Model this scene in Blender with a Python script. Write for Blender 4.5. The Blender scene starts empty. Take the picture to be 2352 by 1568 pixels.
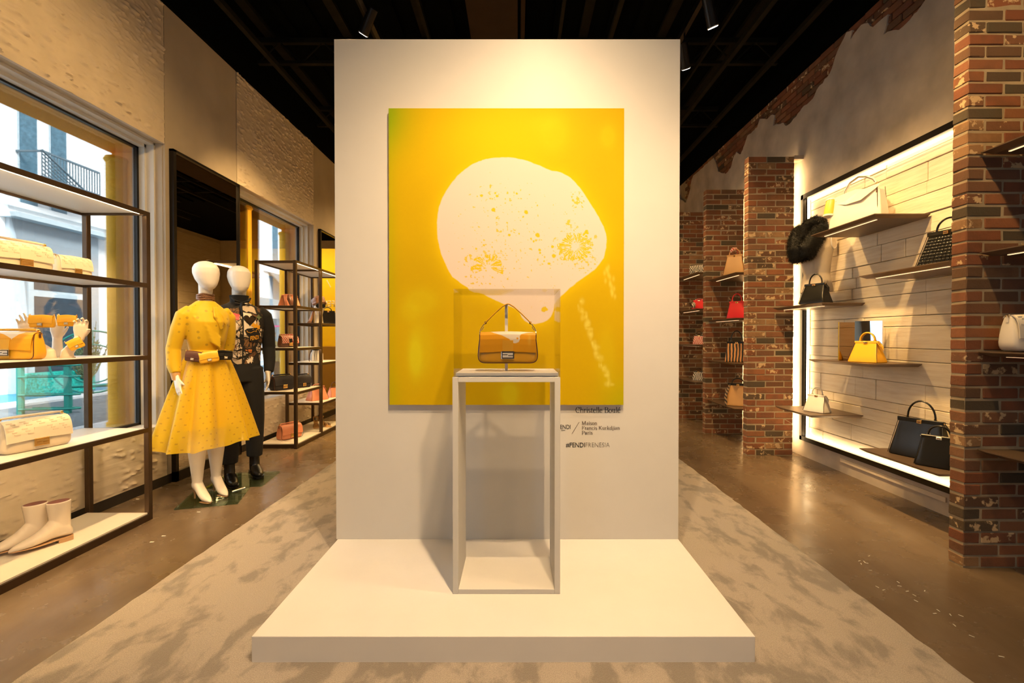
import bpy, bmesh, math, random
import numpy as np
from mathutils import Vector, Matrix
from mathutils.bvhtree import BVHTree
R = math.radians
PI = math.pi
random.seed(7)
SC = bpy.context.scene
COL = SC.collection

# ------------------------------------------------------------------ camera, world, lights, exposure
F = 1070.0; CX = 1189.0; CY = 784.0; H = 1.3
PITCH = math.atan(12.0 / F)
cd = bpy.data.cameras.new('camera'); cam = bpy.data.objects.new('camera', cd); COL.objects.link(cam)
cam.location = (0, 0, H); cam.rotation_euler = (PI / 2 - PITCH, 0, 0)
cd.sensor_width = 36; cd.lens = F / 2352 * 36; cd.shift_x = -13 / 2352; cd.clip_start = 0.05; cd.clip_end = 300
SC.camera = cam
SC.view_settings.view_transform = 'Standard'; SC.view_settings.look = 'None'
SC.view_settings.gamma = 1; SC.view_settings.use_curve_mapping = False
SC.view_settings.exposure = 0.10
try:
    SC.cycles.use_denoising = True
    SC.cycles.max_bounces = 8; SC.cycles.diffuse_bounces = 4; SC.cycles.glossy_bounces = 4
    SC.cycles.transparent_max_bounces = 16; SC.cycles.transmission_bounces = 8
    SC.cycles.sample_clamp_indirect = 6.0; SC.cycles.caustics_reflective = False; SC.cycles.caustics_refractive = False
except Exception: pass

w = bpy.data.worlds.new('world'); SC.world = w; w.use_nodes = True
wb = w.node_tree.nodes['Background']; wb.inputs[0].default_value = (0.80, 0.90, 1.0, 1); wb.inputs[1].default_value = 3.2

def light(kind, name, loc, target, power, color, size=0.05, angle=60, blend=0.6, sy=None):
    d = bpy.data.lights.new(name, kind); d.energy = power; d.color = color
    if kind == 'SPOT': d.spot_size = R(angle); d.spot_blend = blend; d.shadow_soft_size = size
    elif kind == 'AREA':
        d.size = size
        if sy: d.shape = 'RECTANGLE'; d.size_y = sy
    elif kind == 'SUN': d.angle = size
    else: d.shadow_soft_size = size
    o = bpy.data.objects.new(name, d); COL.objects.link(o); o.location = loc
    v = Vector(target) - Vector(loc)
    o.rotation_euler = v.to_track_quat('-Z', 'Y').to_euler()
    return o
WARM = (1.0, 0.61, 0.23)
WARM2 = (1.0, 0.68, 0.36)
light('SUN', 'sun', (0, 0, 30), (-8, 5, 22), 11.0, (1, 0.97, 0.92), size=0.3)
# daylight of the shop front behind the camera
for sx_ in (-2.2, 2.2): light('AREA', 'shopfront_daylight', (sx_, -3.55, 1.6), (sx_ * .3, 3, 0.9), 22, (0.62, 0.82, 1.0), size=1.5, sy=2.6)
# added wide warm fills for room ambience, not beams of the track heads
for (x, y, p) in ((-1.36, 1.2, 60), (1.6, 0.6, 50), (-1.36, 3.4, 60), (1.6, 3.4, 50), (-1.36, 5.9, 60), (1.6, 5.9, 60), (0.2, 8.6, 130), (2.6, 12.5, 900), (-1.0, 12.5, 350), (-1.6, 9.0, 420), (0.2, -1.6, 22)):
    light('SPOT', 'fill_flood', (x, y, 4.0), (x * 1.15, y, 0), p * 0.85, WARM, size=0.06, angle=150, blend=0.7)
# ceiling spots : (x,y,z), target, power, angle, shown
SPOTS = [
    ((0.20, 1.1, 4.05), (0.00, 2.5, 0.9), 240, 100, WARM2),
    ((0.50, 0.45, 4.05), (-0.05, 2.5, 1.0), 300, 66, WARM2),
    ((1.6, 1.7, 4.05), (0.6, 2.2, 0.3), 120, 60, WARM2),
    ((-1.36, 1.2, 4.05), (-2.8, 2.6, 1.0), 380, 62, WARM),
    ((-1.36, 2.6, 4.05), (-3.1, 3.3, 2.2), 90, 95, WARM),
    ((-1.36, 2.9, 4.05), (-2.42, 3.8, 1.2), 210, 44, WARM2),
    ((-1.36, 4.26, 4.145), (-3.0, 5.5, 1.8), 420, 60, WARM),
    ((-1.36, 5.3, 4.05), (-2.7, 6.2, 1.0), 240, 60, WARM),
    ((1.6, 3.4, 4.05), (3.1, 4.0, 1.0), 330, 66, WARM),
    ((1.6, 1.3, 4.05), (3.1, 3.2, 2.4), 100, 60, WARM),
    ((1.6, 3.9, 3.98), (2.75, 5.0, 1.2), 42, 52, WARM),
    ((1.6, 0.9, 4.05), (2.7, 2.55, 2.0), 60, 55, WARM),
    ((1.6, 4.5, 3.98), (2.75, 6.2, 1.2), 130, 50, WARM),
    ((1.6, 5.9, 4.05), (2.75, 7.3, 1.2), 110, 50, WARM),
    ((1.6, 2.2, 4.05), (2.2, 3.6, 0.0), 60, 70, WARM),
    ((1.6, 2.75, 4.05), (3.1, 3.4, 1.0), 260, 60, WARM),
    ((1.6, 5.2, 4.05), (3.1, 4.3, 1.2), 230, 60, WARM),
]
for (l, t, p, a, c) in SPOTS:
    v = (Vector(t) - Vector(l)).normalized()
    light('SPOT', 'track_spot_beam', Vector(l) + v * 0.13, t, p * 1.0, c, size=0.04, angle=a, blend=0.9)

# ------------------------------------------------------------------ helpers
def ray(px, py):
    cp, sp = math.cos(PITCH), math.sin(PITCH)
    dx = (px - CX) / F; dy = (CY - py) / F
    return Vector((dx, cp + dy * sp, -sp + dy * cp))
def W(px, py, X=None, Y=None, Z=None):
    d = ray(px, py); o = Vector((0, 0, H))
    if X is not None: t = X / d.x
    elif Y is not None: t = Y / d.y
    else: t = (Z - H) / d.z
    return o + d * t

class NT:
    def __init__(s, name):
        s.m = bpy.data.materials.new(name); s.m.use_nodes = True; s.t = s.m.node_tree; s.n = s.t.nodes; s.l = s.t.links
        s.b = s.n['Principled BSDF']; s.out = s.n['Material Output']
    def node(s, kind, **kw):
        n = s.n.new(kind)
        for k, v in kw.items():
            if k in n.inputs: n.inputs[k].default_value = v
            else: setattr(n, k, v)
        return n
    def link(s, a, b): s.l.new(a, b)
    def coords(s, kind='Object', scale=(1, 1, 1), rot=(0, 0, 0)):
        tc = s.n.new('ShaderNodeTexCoord'); mp = s.n.new('ShaderNodeMapping'); mp.inputs['Scale'].default_value = scale; mp.inputs['Rotation'].default_value = rot
        s.link(tc.outputs[kind], mp.inputs['Vector']); return mp.outputs[0]
    def noise(s, vec, scale, detail=4, rough=0.5, dist=0.0):
        n = s.n.new('ShaderNodeTexNoise'); n.inputs['Scale'].default_value = scale; n.inputs['Detail'].default_value = detail
        n.inputs['Roughness'].default_value = rough; n.inputs['Distortion'].default_value = dist
        if vec: s.link(vec, n.inputs['Vector'])
        return n.outputs[0]
    def ramp(s, fac, stops, interp='LINEAR'):
        r = s.n.new('ShaderNodeValToRGB'); cr = r.color_ramp; cr.interpolation = interp
        while len(cr.elements) < len(stops): cr.elements.new(0.5)
        for e, (p, c) in zip(cr.elements, stops):
            e.position = p; e.color = (*c, 1) if len(c) == 3 else c
        s.link(fac, r.inputs[0]); return r.outputs[0]
    def mix(s, fac, a, b, mode='MIX'):
        m = s.n.new('ShaderNodeMix'); m.data_type = 'RGBA'; m.blend_type = mode
        for i, v in ((0, fac), (6, a), (7, b)):
            if hasattr(v, 'is_output'): s.link(v, m.inputs[i])
            else: m.inputs[i].default_value = v if i == 0 else ((*v, 1) if len(v) == 3 else v)
        return m.outputs[2]
    def math(s, op, a, b=0.0, c=None):
        m = s.n.new('ShaderNodeMath'); m.operation = op
        for i, v in enumerate((a, b, c)):
            if v is None: continue
            if hasattr(v, 'is_output'): s.link(v, m.inputs[i])
            else: m.inputs[i].default_value = v
        return m.outputs[0]
    def bump(s, h, strength=0.3, dist=0.01):
        b = s.n.new('ShaderNodeBump'); b.inputs['Strength'].default_value = strength; b.inputs['Distance'].default_value = dist
        s.link(h, b.inputs['Height']); s.link(b.outputs[0], s.b.inputs['Normal'])
    def color(s, c):
        if hasattr(c, 'is_output'): s.link(c, s.b.inputs['Base Color'])
        else: s.b.inputs['Base Color'].default_value = (*c, 1)
    def set(s, rough=None, metal=None, spec=None, coat=None, sheen=None):
        for k, v in (('Roughness', rough), ('Metallic', metal), ('Specular IOR Level', spec), ('Coat Weight', coat), ('Sheen Weight', sheen)):
            if v is None: continue
            if hasattr(v, 'is_output'): s.link(v, s.b.inputs[k])
            else: s.b.inputs[k].default_value = v
        return s

M = {}
def simple(name, c, rough=0.5, metal=0.0, var=0.06, bump=0.0, bscale=200, spec=None, coat=None, vscale=8):
    t = NT(name); v = t.coords('Object')
    nz = t.noise(v, vscale, 3)
    lo = tuple(max(0, x * (1 - var)) for x in c); hi = tuple(min(1, x * (1 + var)) for x in c)
    t.color(t.ramp(nz, [(0.3, lo), (0.7, hi)])); t.set(rough, metal, spec, coat)
    if bump: t.bump(t.noise(v, bscale, 3), bump, 0.002)
    M[name] = t.m; return t.m
def emit(name, c, strength):
    t = NT(name); t.b.inputs['Base Color'].default_value = (*c, 1)
    t.b.inputs['Emission Color'].default_value = (*c, 1); t.b.inputs['Emission Strength'].default_value = strength
    M[name] = t.m; return t.m
def glass(name, tint=(1, 1, 1), refl=1.0, rough=0.0, ior=1.45):
    t = NT(name); t.n.remove(t.b)
    tr = t.node('ShaderNodeBsdfTransparent'); tr.inputs[0].default_value = (*tint, 1)
    gl = t.node('ShaderNodeBsdfGlossy'); gl.inputs['Roughness'].default_value = rough
    fr = t.node('ShaderNodeFresnel'); fr.inputs[0].default_value = ior
    mx = t.node('ShaderNodeMixShader')
    t.link(t.math('MULTIPLY', fr.outputs[0], refl), mx.inputs[0]); t.link(tr.outputs[0], mx.inputs[1]); t.link(gl.outputs[0], mx.inputs[2])
    t.link(mx.outputs[0], t.out.inputs[0]); M[name] = t.m; return t.m

simple('white_paint', (0.80, 0.78, 0.75), 0.45, var=0.01, bump=0.03, bscale=300)
simple('white_platform', (0.85, 0.82, 0.79), 0.5, var=0.01, spec=0.2)
simple('plaster_smooth', (0.50, 0.43, 0.34), 0.8, var=0.10, bump=0.25, bscale=60, vscale=2.5)
simple('plaster_textured', (0.66, 0.57, 0.45), 0.75, var=0.05, bump=0.15, bscale=120)
simple('plaster_wall', (0.50, 0.43, 0.35), 0.85, var=0.22, bump=0.35, bscale=22, vscale=3.5)
simple('trim_white', (0.72, 0.70, 0.67), 0.5, var=0.02)
simple('black_metal', (0.018, 0.014, 0.011), 0.35, 0.6, var=0.1)
simple('bronze_metal', (0.085, 0.055, 0.035), 0.38, 0.75, var=0.1)
simple('shelf_bronze', (0.17, 0.115, 0.078), 0.42, 0.5, var=0.08)
simple('shelf_white', (0.78, 0.74, 0.68), 0.4, var=0.01)
simple('baseboard_dark', (0.02, 0.016, 0.013), 0.5)
simple('ceiling_black', (0.0014, 0.0020, 0.0016), 0.95, var=0.2, spec=0.05)
simple('steel_dark', (0.014, 0.012, 0.007), 0.8, 0.0, var=0.2, spec=0.1)
simple('duct_brown', (0.032, 0.019, 0.010), 0.8, var=0.1, spec=0.1)
simple('gold_brown', (0.50, 0.27, 0.06), 0.4, 0.6)  # darker gold brown of the inlay behind gold buckle letters
simple('gold', (0.95, 0.62, 0.22), 0.22, 1.0, var=0.03)
simple('silver', (0.75, 0.73, 0.70), 0.18, 1.0, var=0.03)
simple('mannequin_white', (0.84, 0.79, 0.72), 0.38, var=0.01)
simple('torso_linen', (0.62, 0.53, 0.41), 0.7, var=0.03)
simple('hand_ivory', (0.82, 0.72, 0.60), 0.5, var=0.02)
simple('leather_cream', (0.84, 0.74, 0.60), 0.42, var=0.03, bump=0.1, bscale=400)
simple('leather_cream_side', (0.78, 0.68, 0.54), 0.45, var=0.04, bump=0.1, bscale=400)
simple('leather_white', (0.85, 0.80, 0.73), 0.38, var=0.02, bump=0.08, bscale=400)
simple('leather_yellow', (0.86, 0.46, 0.02), 0.38, var=0.04, bump=0.1, bscale=400)
simple('leather_ochre', (0.80, 0.40, 0.02), 0.34, var=0.05, bump=0.1, bscale=300)
simple('leather_tan', (0.62, 0.36, 0.14), 0.45, var=0.05, bump=0.1, bscale=300)
simple('leather_pink', (0.72, 0.28, 0.16), 0.5, var=0.06, bump=0.15, bscale=250)
simple('leather_red', (0.75, 0.02, 0.03), 0.35, var=0.05)
simple('leather_brown', (0.10, 0.035, 0.02), 0.4, var=0.1)
simple('leather_black', (0.004, 0.0035, 0.003), 0.3, var=0.1, bump=0.08, bscale=300)
simple('leather_edge', (0.07, 0.03, 0.015), 0.4)
simple('fabric_navy', (0.014, 0.012, 0.018), 0.8, var=0.2, bump=0.3, bscale=500)
simple('charm_yellow', (0.95, 0.55, 0.06), 0.4)
simple('boot_patent', (0.86, 0.76, 0.64), 0.12, var=0.02, coat=0.6)
simple('boot_white', (0.85, 0.80, 0.72), 0.4, var=0.02)
simple('boot_inside', (0.16, 0.05, 0.03), 0.6)
simple('boot_sole', (0.52, 0.32, 0.17), 0.45)
simple('black_cloth', (0.008, 0.008, 0.009), 0.85, var=0.2, bump=0.3, bscale=400)
simple('leather_gloss', (0.005, 0.0045, 0.004), 0.3, var=0.1, spec=0.35)
simple('fur_black', (0.003, 0.0026, 0.0022), 0.6, var=0.3, spec=0.2)
simple('ink_black', (0.015, 0.012, 0.01), 0.6)
simple('ink_brown', (0.10, 0.07, 0.05), 0.6)
simple('ink_white', (0.9, 0.88, 0.8), 0.6)
simple('yellow_wall', (0.90, 0.68, 0.01), 0.6, var=0.03)
simple('mustard_box', (0.42, 0.24, 0.03), 0.6, var=0.03)
simple('arcade_yellow', (0.93, 0.40, 0.012), 0.7, var=0.05)
simple('arcade_round', (0.90, 0.50, 0.02), 0.6, var=0.05)
simple('facade_white', (0.86, 0.87, 0.88), 0.8, var=0.03)
simple('facade_grey', (0.33, 0.40, 0.45), 0.6, var=0.06)
simple('facade_blue', (0.55, 0.66, 0.72), 0.6, var=0.06)
simple('pane_dark', (0.03, 0.05, 0.07), 0.12, var=0.2)
simple('pane_blue', (0.10, 0.20, 0.27), 0.15, var=0.2)
simple('railing_grey', (0.16, 0.22, 0.26), 0.5, 0.3)
simple('asphalt', (0.115, 0.145, 0.17), 0.8, var=0.15, bump=0.3, bscale=150)
simple('pavement', (0.52, 0.55, 0.58), 0.8, var=0.06)
simple('deck_blue', (0.02, 0.20, 0.33), 0.6)
simple('teal_metal', (0.008, 0.21, 0.18), 0.35, var=0.1)
simple('planter_teal', (0.01, 0.40, 0.33), 0.5, var=0.6, vscale=22)
simple('shrub_green', (0.10, 0.13, 0.06), 0.7, var=0.5)
simple('pink_paint', (0.70, 0.05, 0.30), 0.5)
simple('olive_cloth', (0.20, 0.20, 0.12), 0.85, var=0.4, vscale=14)
simple('denim_shirt', (0.10, 0.15, 0.21), 0.85)
simple('grey_trousers', (0.075, 0.075, 0.08), 0.85)
simple('skin', (0.45, 0.24, 0.15), 0.5)
simple('hair_dark', (0.03, 0.02, 0.015), 0.6)
simple('wood_handle', (0.28, 0.13, 0.05), 0.4)
emit('led_warm', (1.0, 0.68, 0.32), 34.0)
emit('led_niche', (1.0, 0.72, 0.38), 11.0)
emit('lamp_lens', (1.0, 0.93, 0.85), 12.0)
emit('led_red', (1.0, 0.65, 0.45), 8.0)
glass('window_glass', (0.97, 0.985, 0.98), 0.8)
glass('acrylic', (0.997, 0.996, 0.993), 0.5, ior=1.42)
glass('glass_plate', (0.80, 0.92, 0.86), 0.5)
t = NT('mirror'); t.color((0.80, 0.78, 0.72)); t.set(0.012, 1.0); M['mirror'] = t.m
t = NT('mirror_bronze'); t.color((0.55, 0.38, 0.22)); t.set(0.05, 1.0); M['mirror_bronze'] = t.m

# brick: colour per object, cream remnants by noise
t = NT('brick_face')
oi = t.node('ShaderNodeObjectInfo'); rnd = oi.outputs['Random']
v0 = t.coords('Object')
ad = t.node('ShaderNodeVectorMath', operation='ADD'); sc_ = t.node('ShaderNodeVectorMath', operation='SCALE')
cb = t.node('ShaderNodeCombineXYZ'); t.link(rnd, cb.inputs[0]); t.link(rnd, cb.inputs[1]); t.link(rnd, cb.inputs[2])
t.link(cb.outputs[0], sc_.inputs[0]); sc_.inputs['Scale'].default_value = 37.0
t.link(v0, ad.inputs[0]); t.link(sc_.outputs[0], ad.inputs[1]); vv = ad.outputs[0]
base = t.ramp(rnd, [(0.0, (0.20, 0.07, 0.035)), (0.18, (0.27, 0.10, 0.05)), (0.34, (0.13, 0.075, 0.045)), (0.46, (0.30, 0.12, 0.055)),
                    (0.58, (0.22, 0.075, 0.035)), (0.70, (0.075, 0.06, 0.042)), (0.78, (0.09, 0.07, 0.045)), (0.86, (0.25, 0.10, 0.05)), (0.94, (0.34, 0.20, 0.10)), (1.0, (0.18, 0.07, 0.04))])
c1 = t.mix(t.ramp(t.noise(vv, 9, 4), [(0.45, (0, 0, 0)), (0.62, (1, 1, 1))]), base, (0.10, 0.06, 0.035), 'MIX')
base2 = t.mix(0.35, base, c1)
pat = t.ramp(t.noise(vv, 17, 6, 0.6), [(0.555, (0, 0, 0)), (0.595, (1, 1, 1))])
sel = t.math('GREATER_THAN', t.math('FRACT', t.math('MULTIPLY', rnd, 7.31)), 0.68)
pm = t.math('MULTIPLY', t.math('MULTIPLY', pat, sel), 0.9)
t.color(t.mix(pm, base2, (0.66, 0.48, 0.28))); t.set(0.85)
t.bump(t.noise(vv, 55, 5, 0.65), 0.6, 0.004); M['brick_face'] = t.m
simple('mortar', (0.38, 0.31, 0.215), 0.9, var=0.15, bump=0.5, bscale=80)

# plank : pale, per object tone
t = NT('pale_plank'); oi = t.node('ShaderNodeObjectInfo'); v = t.coords('Object', (1, 0.8, 9))
c = t.ramp(oi.outputs['Random'], [(0, (0.80, 0.70, 0.53)), (1, (0.88, 0.79, 0.63))])
t.color(t.mix(t.ramp(t.noise(v, 5, 5), [(0.40, (0, 0, 0)), (0.75, (1, 1, 1))]), c, (0.72, 0.60, 0.43))); t.set(0.7)
t.bump(t.noise(v, 12, 6), 0.35, 0.004); M['pale_plank'] = t.m

# concrete floor
t = NT('polished_concrete'); v = t.coords('Object', (1.0, 0.22, 1)); v2 = t.coords('Object')
n1 = t.noise(v, 1.6, 6, 0.6, 0.6); n2 = t.noise(v2, 3.0, 8, 0.65, 0.3)
c = t.mix(t.ramp(n1, [(0.34, (0, 0, 0)), (0.66, (1, 1, 1))]), (0.105, 0.072, 0.045), (0.19, 0.137, 0.088))
c = t.mix(t.ramp(n2, [(0.45, (0, 0, 0)), (0.75, (0.32, 0.32, 0.32))]), c, (0.24, 0.18, 0.12))
t.color(c); t.set(t.ramp(t.noise(v2, 4, 5), [(0.3, (0.16, 0.16, 0.16)), (0.7, (0.34, 0.34, 0.34))]), spec=0.5)
t.bump(t.noise(v2, 6, 5), 0.04, 0.01); M['polished_concrete'] = t.m

# rug
t = NT('rug_pile'); v = t.coords('Object', (1.0, 0.55, 1), (0, 0, 0.12)); v2 = t.coords('Object')
n1 = t.noise(v, 8.0, 6, 0.60, 0.3); n2 = t.noise(v2, 260, 2, 0.6); n3 = t.noise(v, 1.5, 3, 0.5)
f = t.math('ADD', t.math('MULTIPLY', n1, 0.7), t.math('MULTIPLY', n3, 0.3))
c = t.mix(t.ramp(f, [(0.435, (1, 1, 1)), (0.52, (0, 0, 0))]), (0.585, 0.505, 0.42), (0.325, 0.28, 0.235))
c = t.mix(t.ramp(n2, [(0.35, (0.45, 0.45, 0.45)), (0.62, (0, 0, 0))]), c, (0.20, 0.165, 0.13))
t.color(c); t.set(0.95, sheen=0.3); t.bump(t.math('ADD', n2, t.math('MULTIPLY', n1, 1.2)), 0.7, 0.012); M['rug_pile'] = t.m

# yellow organza with dark motifs; UV based
def organza(name, uv, trans=0.30):
    t = NT(name); 
    if uv:
        tc = t.node('ShaderNodeTexCoord'); sp = t.node('ShaderNodeSeparateXYZ'); t.link(tc.outputs['UV'], sp.inputs[0])
        u = t.math('MULTIPLY', sp.outputs[0], 42.0); vv = t.math('MULTIPLY', sp.outputs[1], 17.0)
        row = t.math('FLOOR', vv); u2 = t.math('ADD', u, t.math('MULTIPLY', t.math('MODULO', row, 2.0), 0.5))
        du = t.math('ABSOLUTE', t.math('SUBTRACT', t.math('FRACT', u2), 0.5)); dv = t.math('ABSOLUTE', t.math('SUBTRACT', t.math('FRACT', vv), 0.5))
        d = t.math('MAXIMUM', t.math('MULTIPLY', du, 1.0), dv); mask = t.math('MULTIPLY', t.math('LESS_THAN', d, 0.12), t.math('GREATER_THAN', t.math('SINE', t.math('MULTIPLY', sp.outputs[0], 56.5)), -0.3))
    else:
        vo = t.node('ShaderNodeTexVoronoi'); vo.inputs['Scale'].default_value = 19; vo.inputs['Randomness'].default_value = 0.25
        t.link(t.coords('Object'), vo.inputs['Vector']); mask = t.math('LESS_THAN', vo.outputs['Distance'], 0.20)
    c = t.mix(t.math('MULTIPLY', mask, 0.42), (0.90, 0.62, 0.012), (0.34, 0.18, 0.02))
    t.color(c); t.set(0.55, sheen=0.2)
    tr = t.node('ShaderNodeBsdfTranslucent'); t.link(c, tr.inputs[0]); m = t.node('ShaderNodeMixShader'); m.inputs[0].default_value = 0.3
    t.link(t.b.outputs[0], m.inputs[1]); t.link(tr.outputs[0], m.inputs[2])
    tp = t.node('ShaderNodeBsdfTransparent'); m2 = t.node('ShaderNodeMixShader'); m2.inputs[0].default_value = trans
    t.link(m.outputs[0], m2.inputs[1]); t.link(tp.outputs[0], m2.inputs[2]); t.link(m2.outputs[0], t.out.inputs[0])
    M[name] = t.m
organza('organza_skirt', True); organza('organza_bodice', False, 0.0)

# patchwork shirt
t = NT('patchwork'); v = t.coords('Object', (1, 0.6, 1.0))
dn = t.node('ShaderNodeTexNoise'); dn.inputs['Scale'].default_value = 9; t.link(v, dn.inputs['Vector'])
ml = t.mix(0.10, v, dn.outputs['Color'])
vo = t.node('ShaderNodeTexVoronoi'); vo.inputs['Scale'].default_value = 12; t.link(ml, vo.inputs['Vector'])
sx = t.node('ShaderNodeSeparateColor'); t.link(vo.outputs['Color'], sx.inputs[0])
c = t.ramp(sx.outputs[0], [(0.0, (0.62, 0.50, 0.36)), (0.34, (0.16, 0.075, 0.03)), (0.60, (0.02, 0.015, 0.012)), (0.74, (0.20, 0.10, 0.035)), (0.92, (0.60, 0.20, 0.04)), (0.97, (0.30, 0.01, 0.01))], 'CONSTANT')
ve = t.node('ShaderNodeTexVoronoi', feature='DISTANCE_TO_EDGE'); ve.inputs['Scale'].default_value = 12; t.link(ml, ve.inputs['Vector'])
e = t.math('LESS_THAN', ve.outputs['Distance'], 0.07)
v3 = t.node('ShaderNodeTexVoronoi', feature='DISTANCE_TO_EDGE'); v3.inputs['Scale'].default_value = 34; t.link(ml, v3.inputs['Vector'])
e2 = t.math('MULTIPLY', t.math('LESS_THAN', v3.outputs['Distance'], 0.07), t.math('GREATER_THAN', sx.outputs[1], 0.45))
t.color(t.mix(t.math('MAXIMUM', e, e2), c, (0.012, 0.01, 0.008))); t.set(0.8); t.bump(t.noise(v, 90, 3), 0.3, 0.003); M['patchwork'] = t.m
# striped / print leathers
def striped(name, a, b, scale, rot=(0, 0, 0), rough=0.5, dist=2.0):
    t = NT(name); wv = t.node('ShaderNodeTexWave'); wv.inputs['Scale'].default_value = scale; wv.inputs['Distortion'].default_value = dist
    t.link(t.coords('Object', (1, 1, 1), rot), wv.inputs['Vector'])
    t.color(t.ramp(wv.outputs['Fac'], [(0.48, a), (0.54, b)])); t.set(rough); M[name] = t.m
striped('stripe_orange', (0.012, 0.01, 0.008), (0.62, 0.30, 0.10), 9)
striped('stripe_tan', (0.02, 0.014, 0.01), (0.40, 0.25, 0.12), 10, (0, 0.7, 0))
striped('stripe_red', (0.55, 0.02, 0.02), (0.75, 0.62, 0.5), 16, (0, 0.5, 0), dist=6)
striped('stripe_bw', (0.02, 0.02, 0.02), (0.75, 0.68, 0.58), 15, (0, 0.4, 0), dist=5)
striped('monogram_scarf', (0.10, 0.04, 0.015), (0.26, 0.12, 0.05), 42, (0.5, 0.7, 0.3), dist=9)
# crocodile
t = NT('leather_croc'); t.color((0.008, 0.007, 0.006)); t.set(0.14, coat=0.5)
bk = t.node('ShaderNodeTexBrick'); bk.inputs['Scale'].default_value = 17; bk.inputs['Mortar Size'].default_value = 0.035; bk.inputs['Mortar Smooth'].default_value = 0.8
t.link(t.coords('Object', (1, 1, 1), (R(90), 0, 0)), bk.inputs['Vector']); t.bump(bk.outputs['Fac'], -0.8, 0.003)
t.color(t.mix(bk.outputs['Fac'], (0.008, 0.007, 0.006), (0.012, 0.011, 0.010))); M['leather_croc'] = t.m
# printed by vertex colour
def printed(name, rough):
    t = NT(name); a = t.node('ShaderNodeVertexColor'); a.layer_name = 'print'; t.color(a.outputs[0]); t.set(rough, spec=0.15); M[name] = t.m
printed('printed_canvas', 0.7); printed('printed_leather', 0.38)

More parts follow.
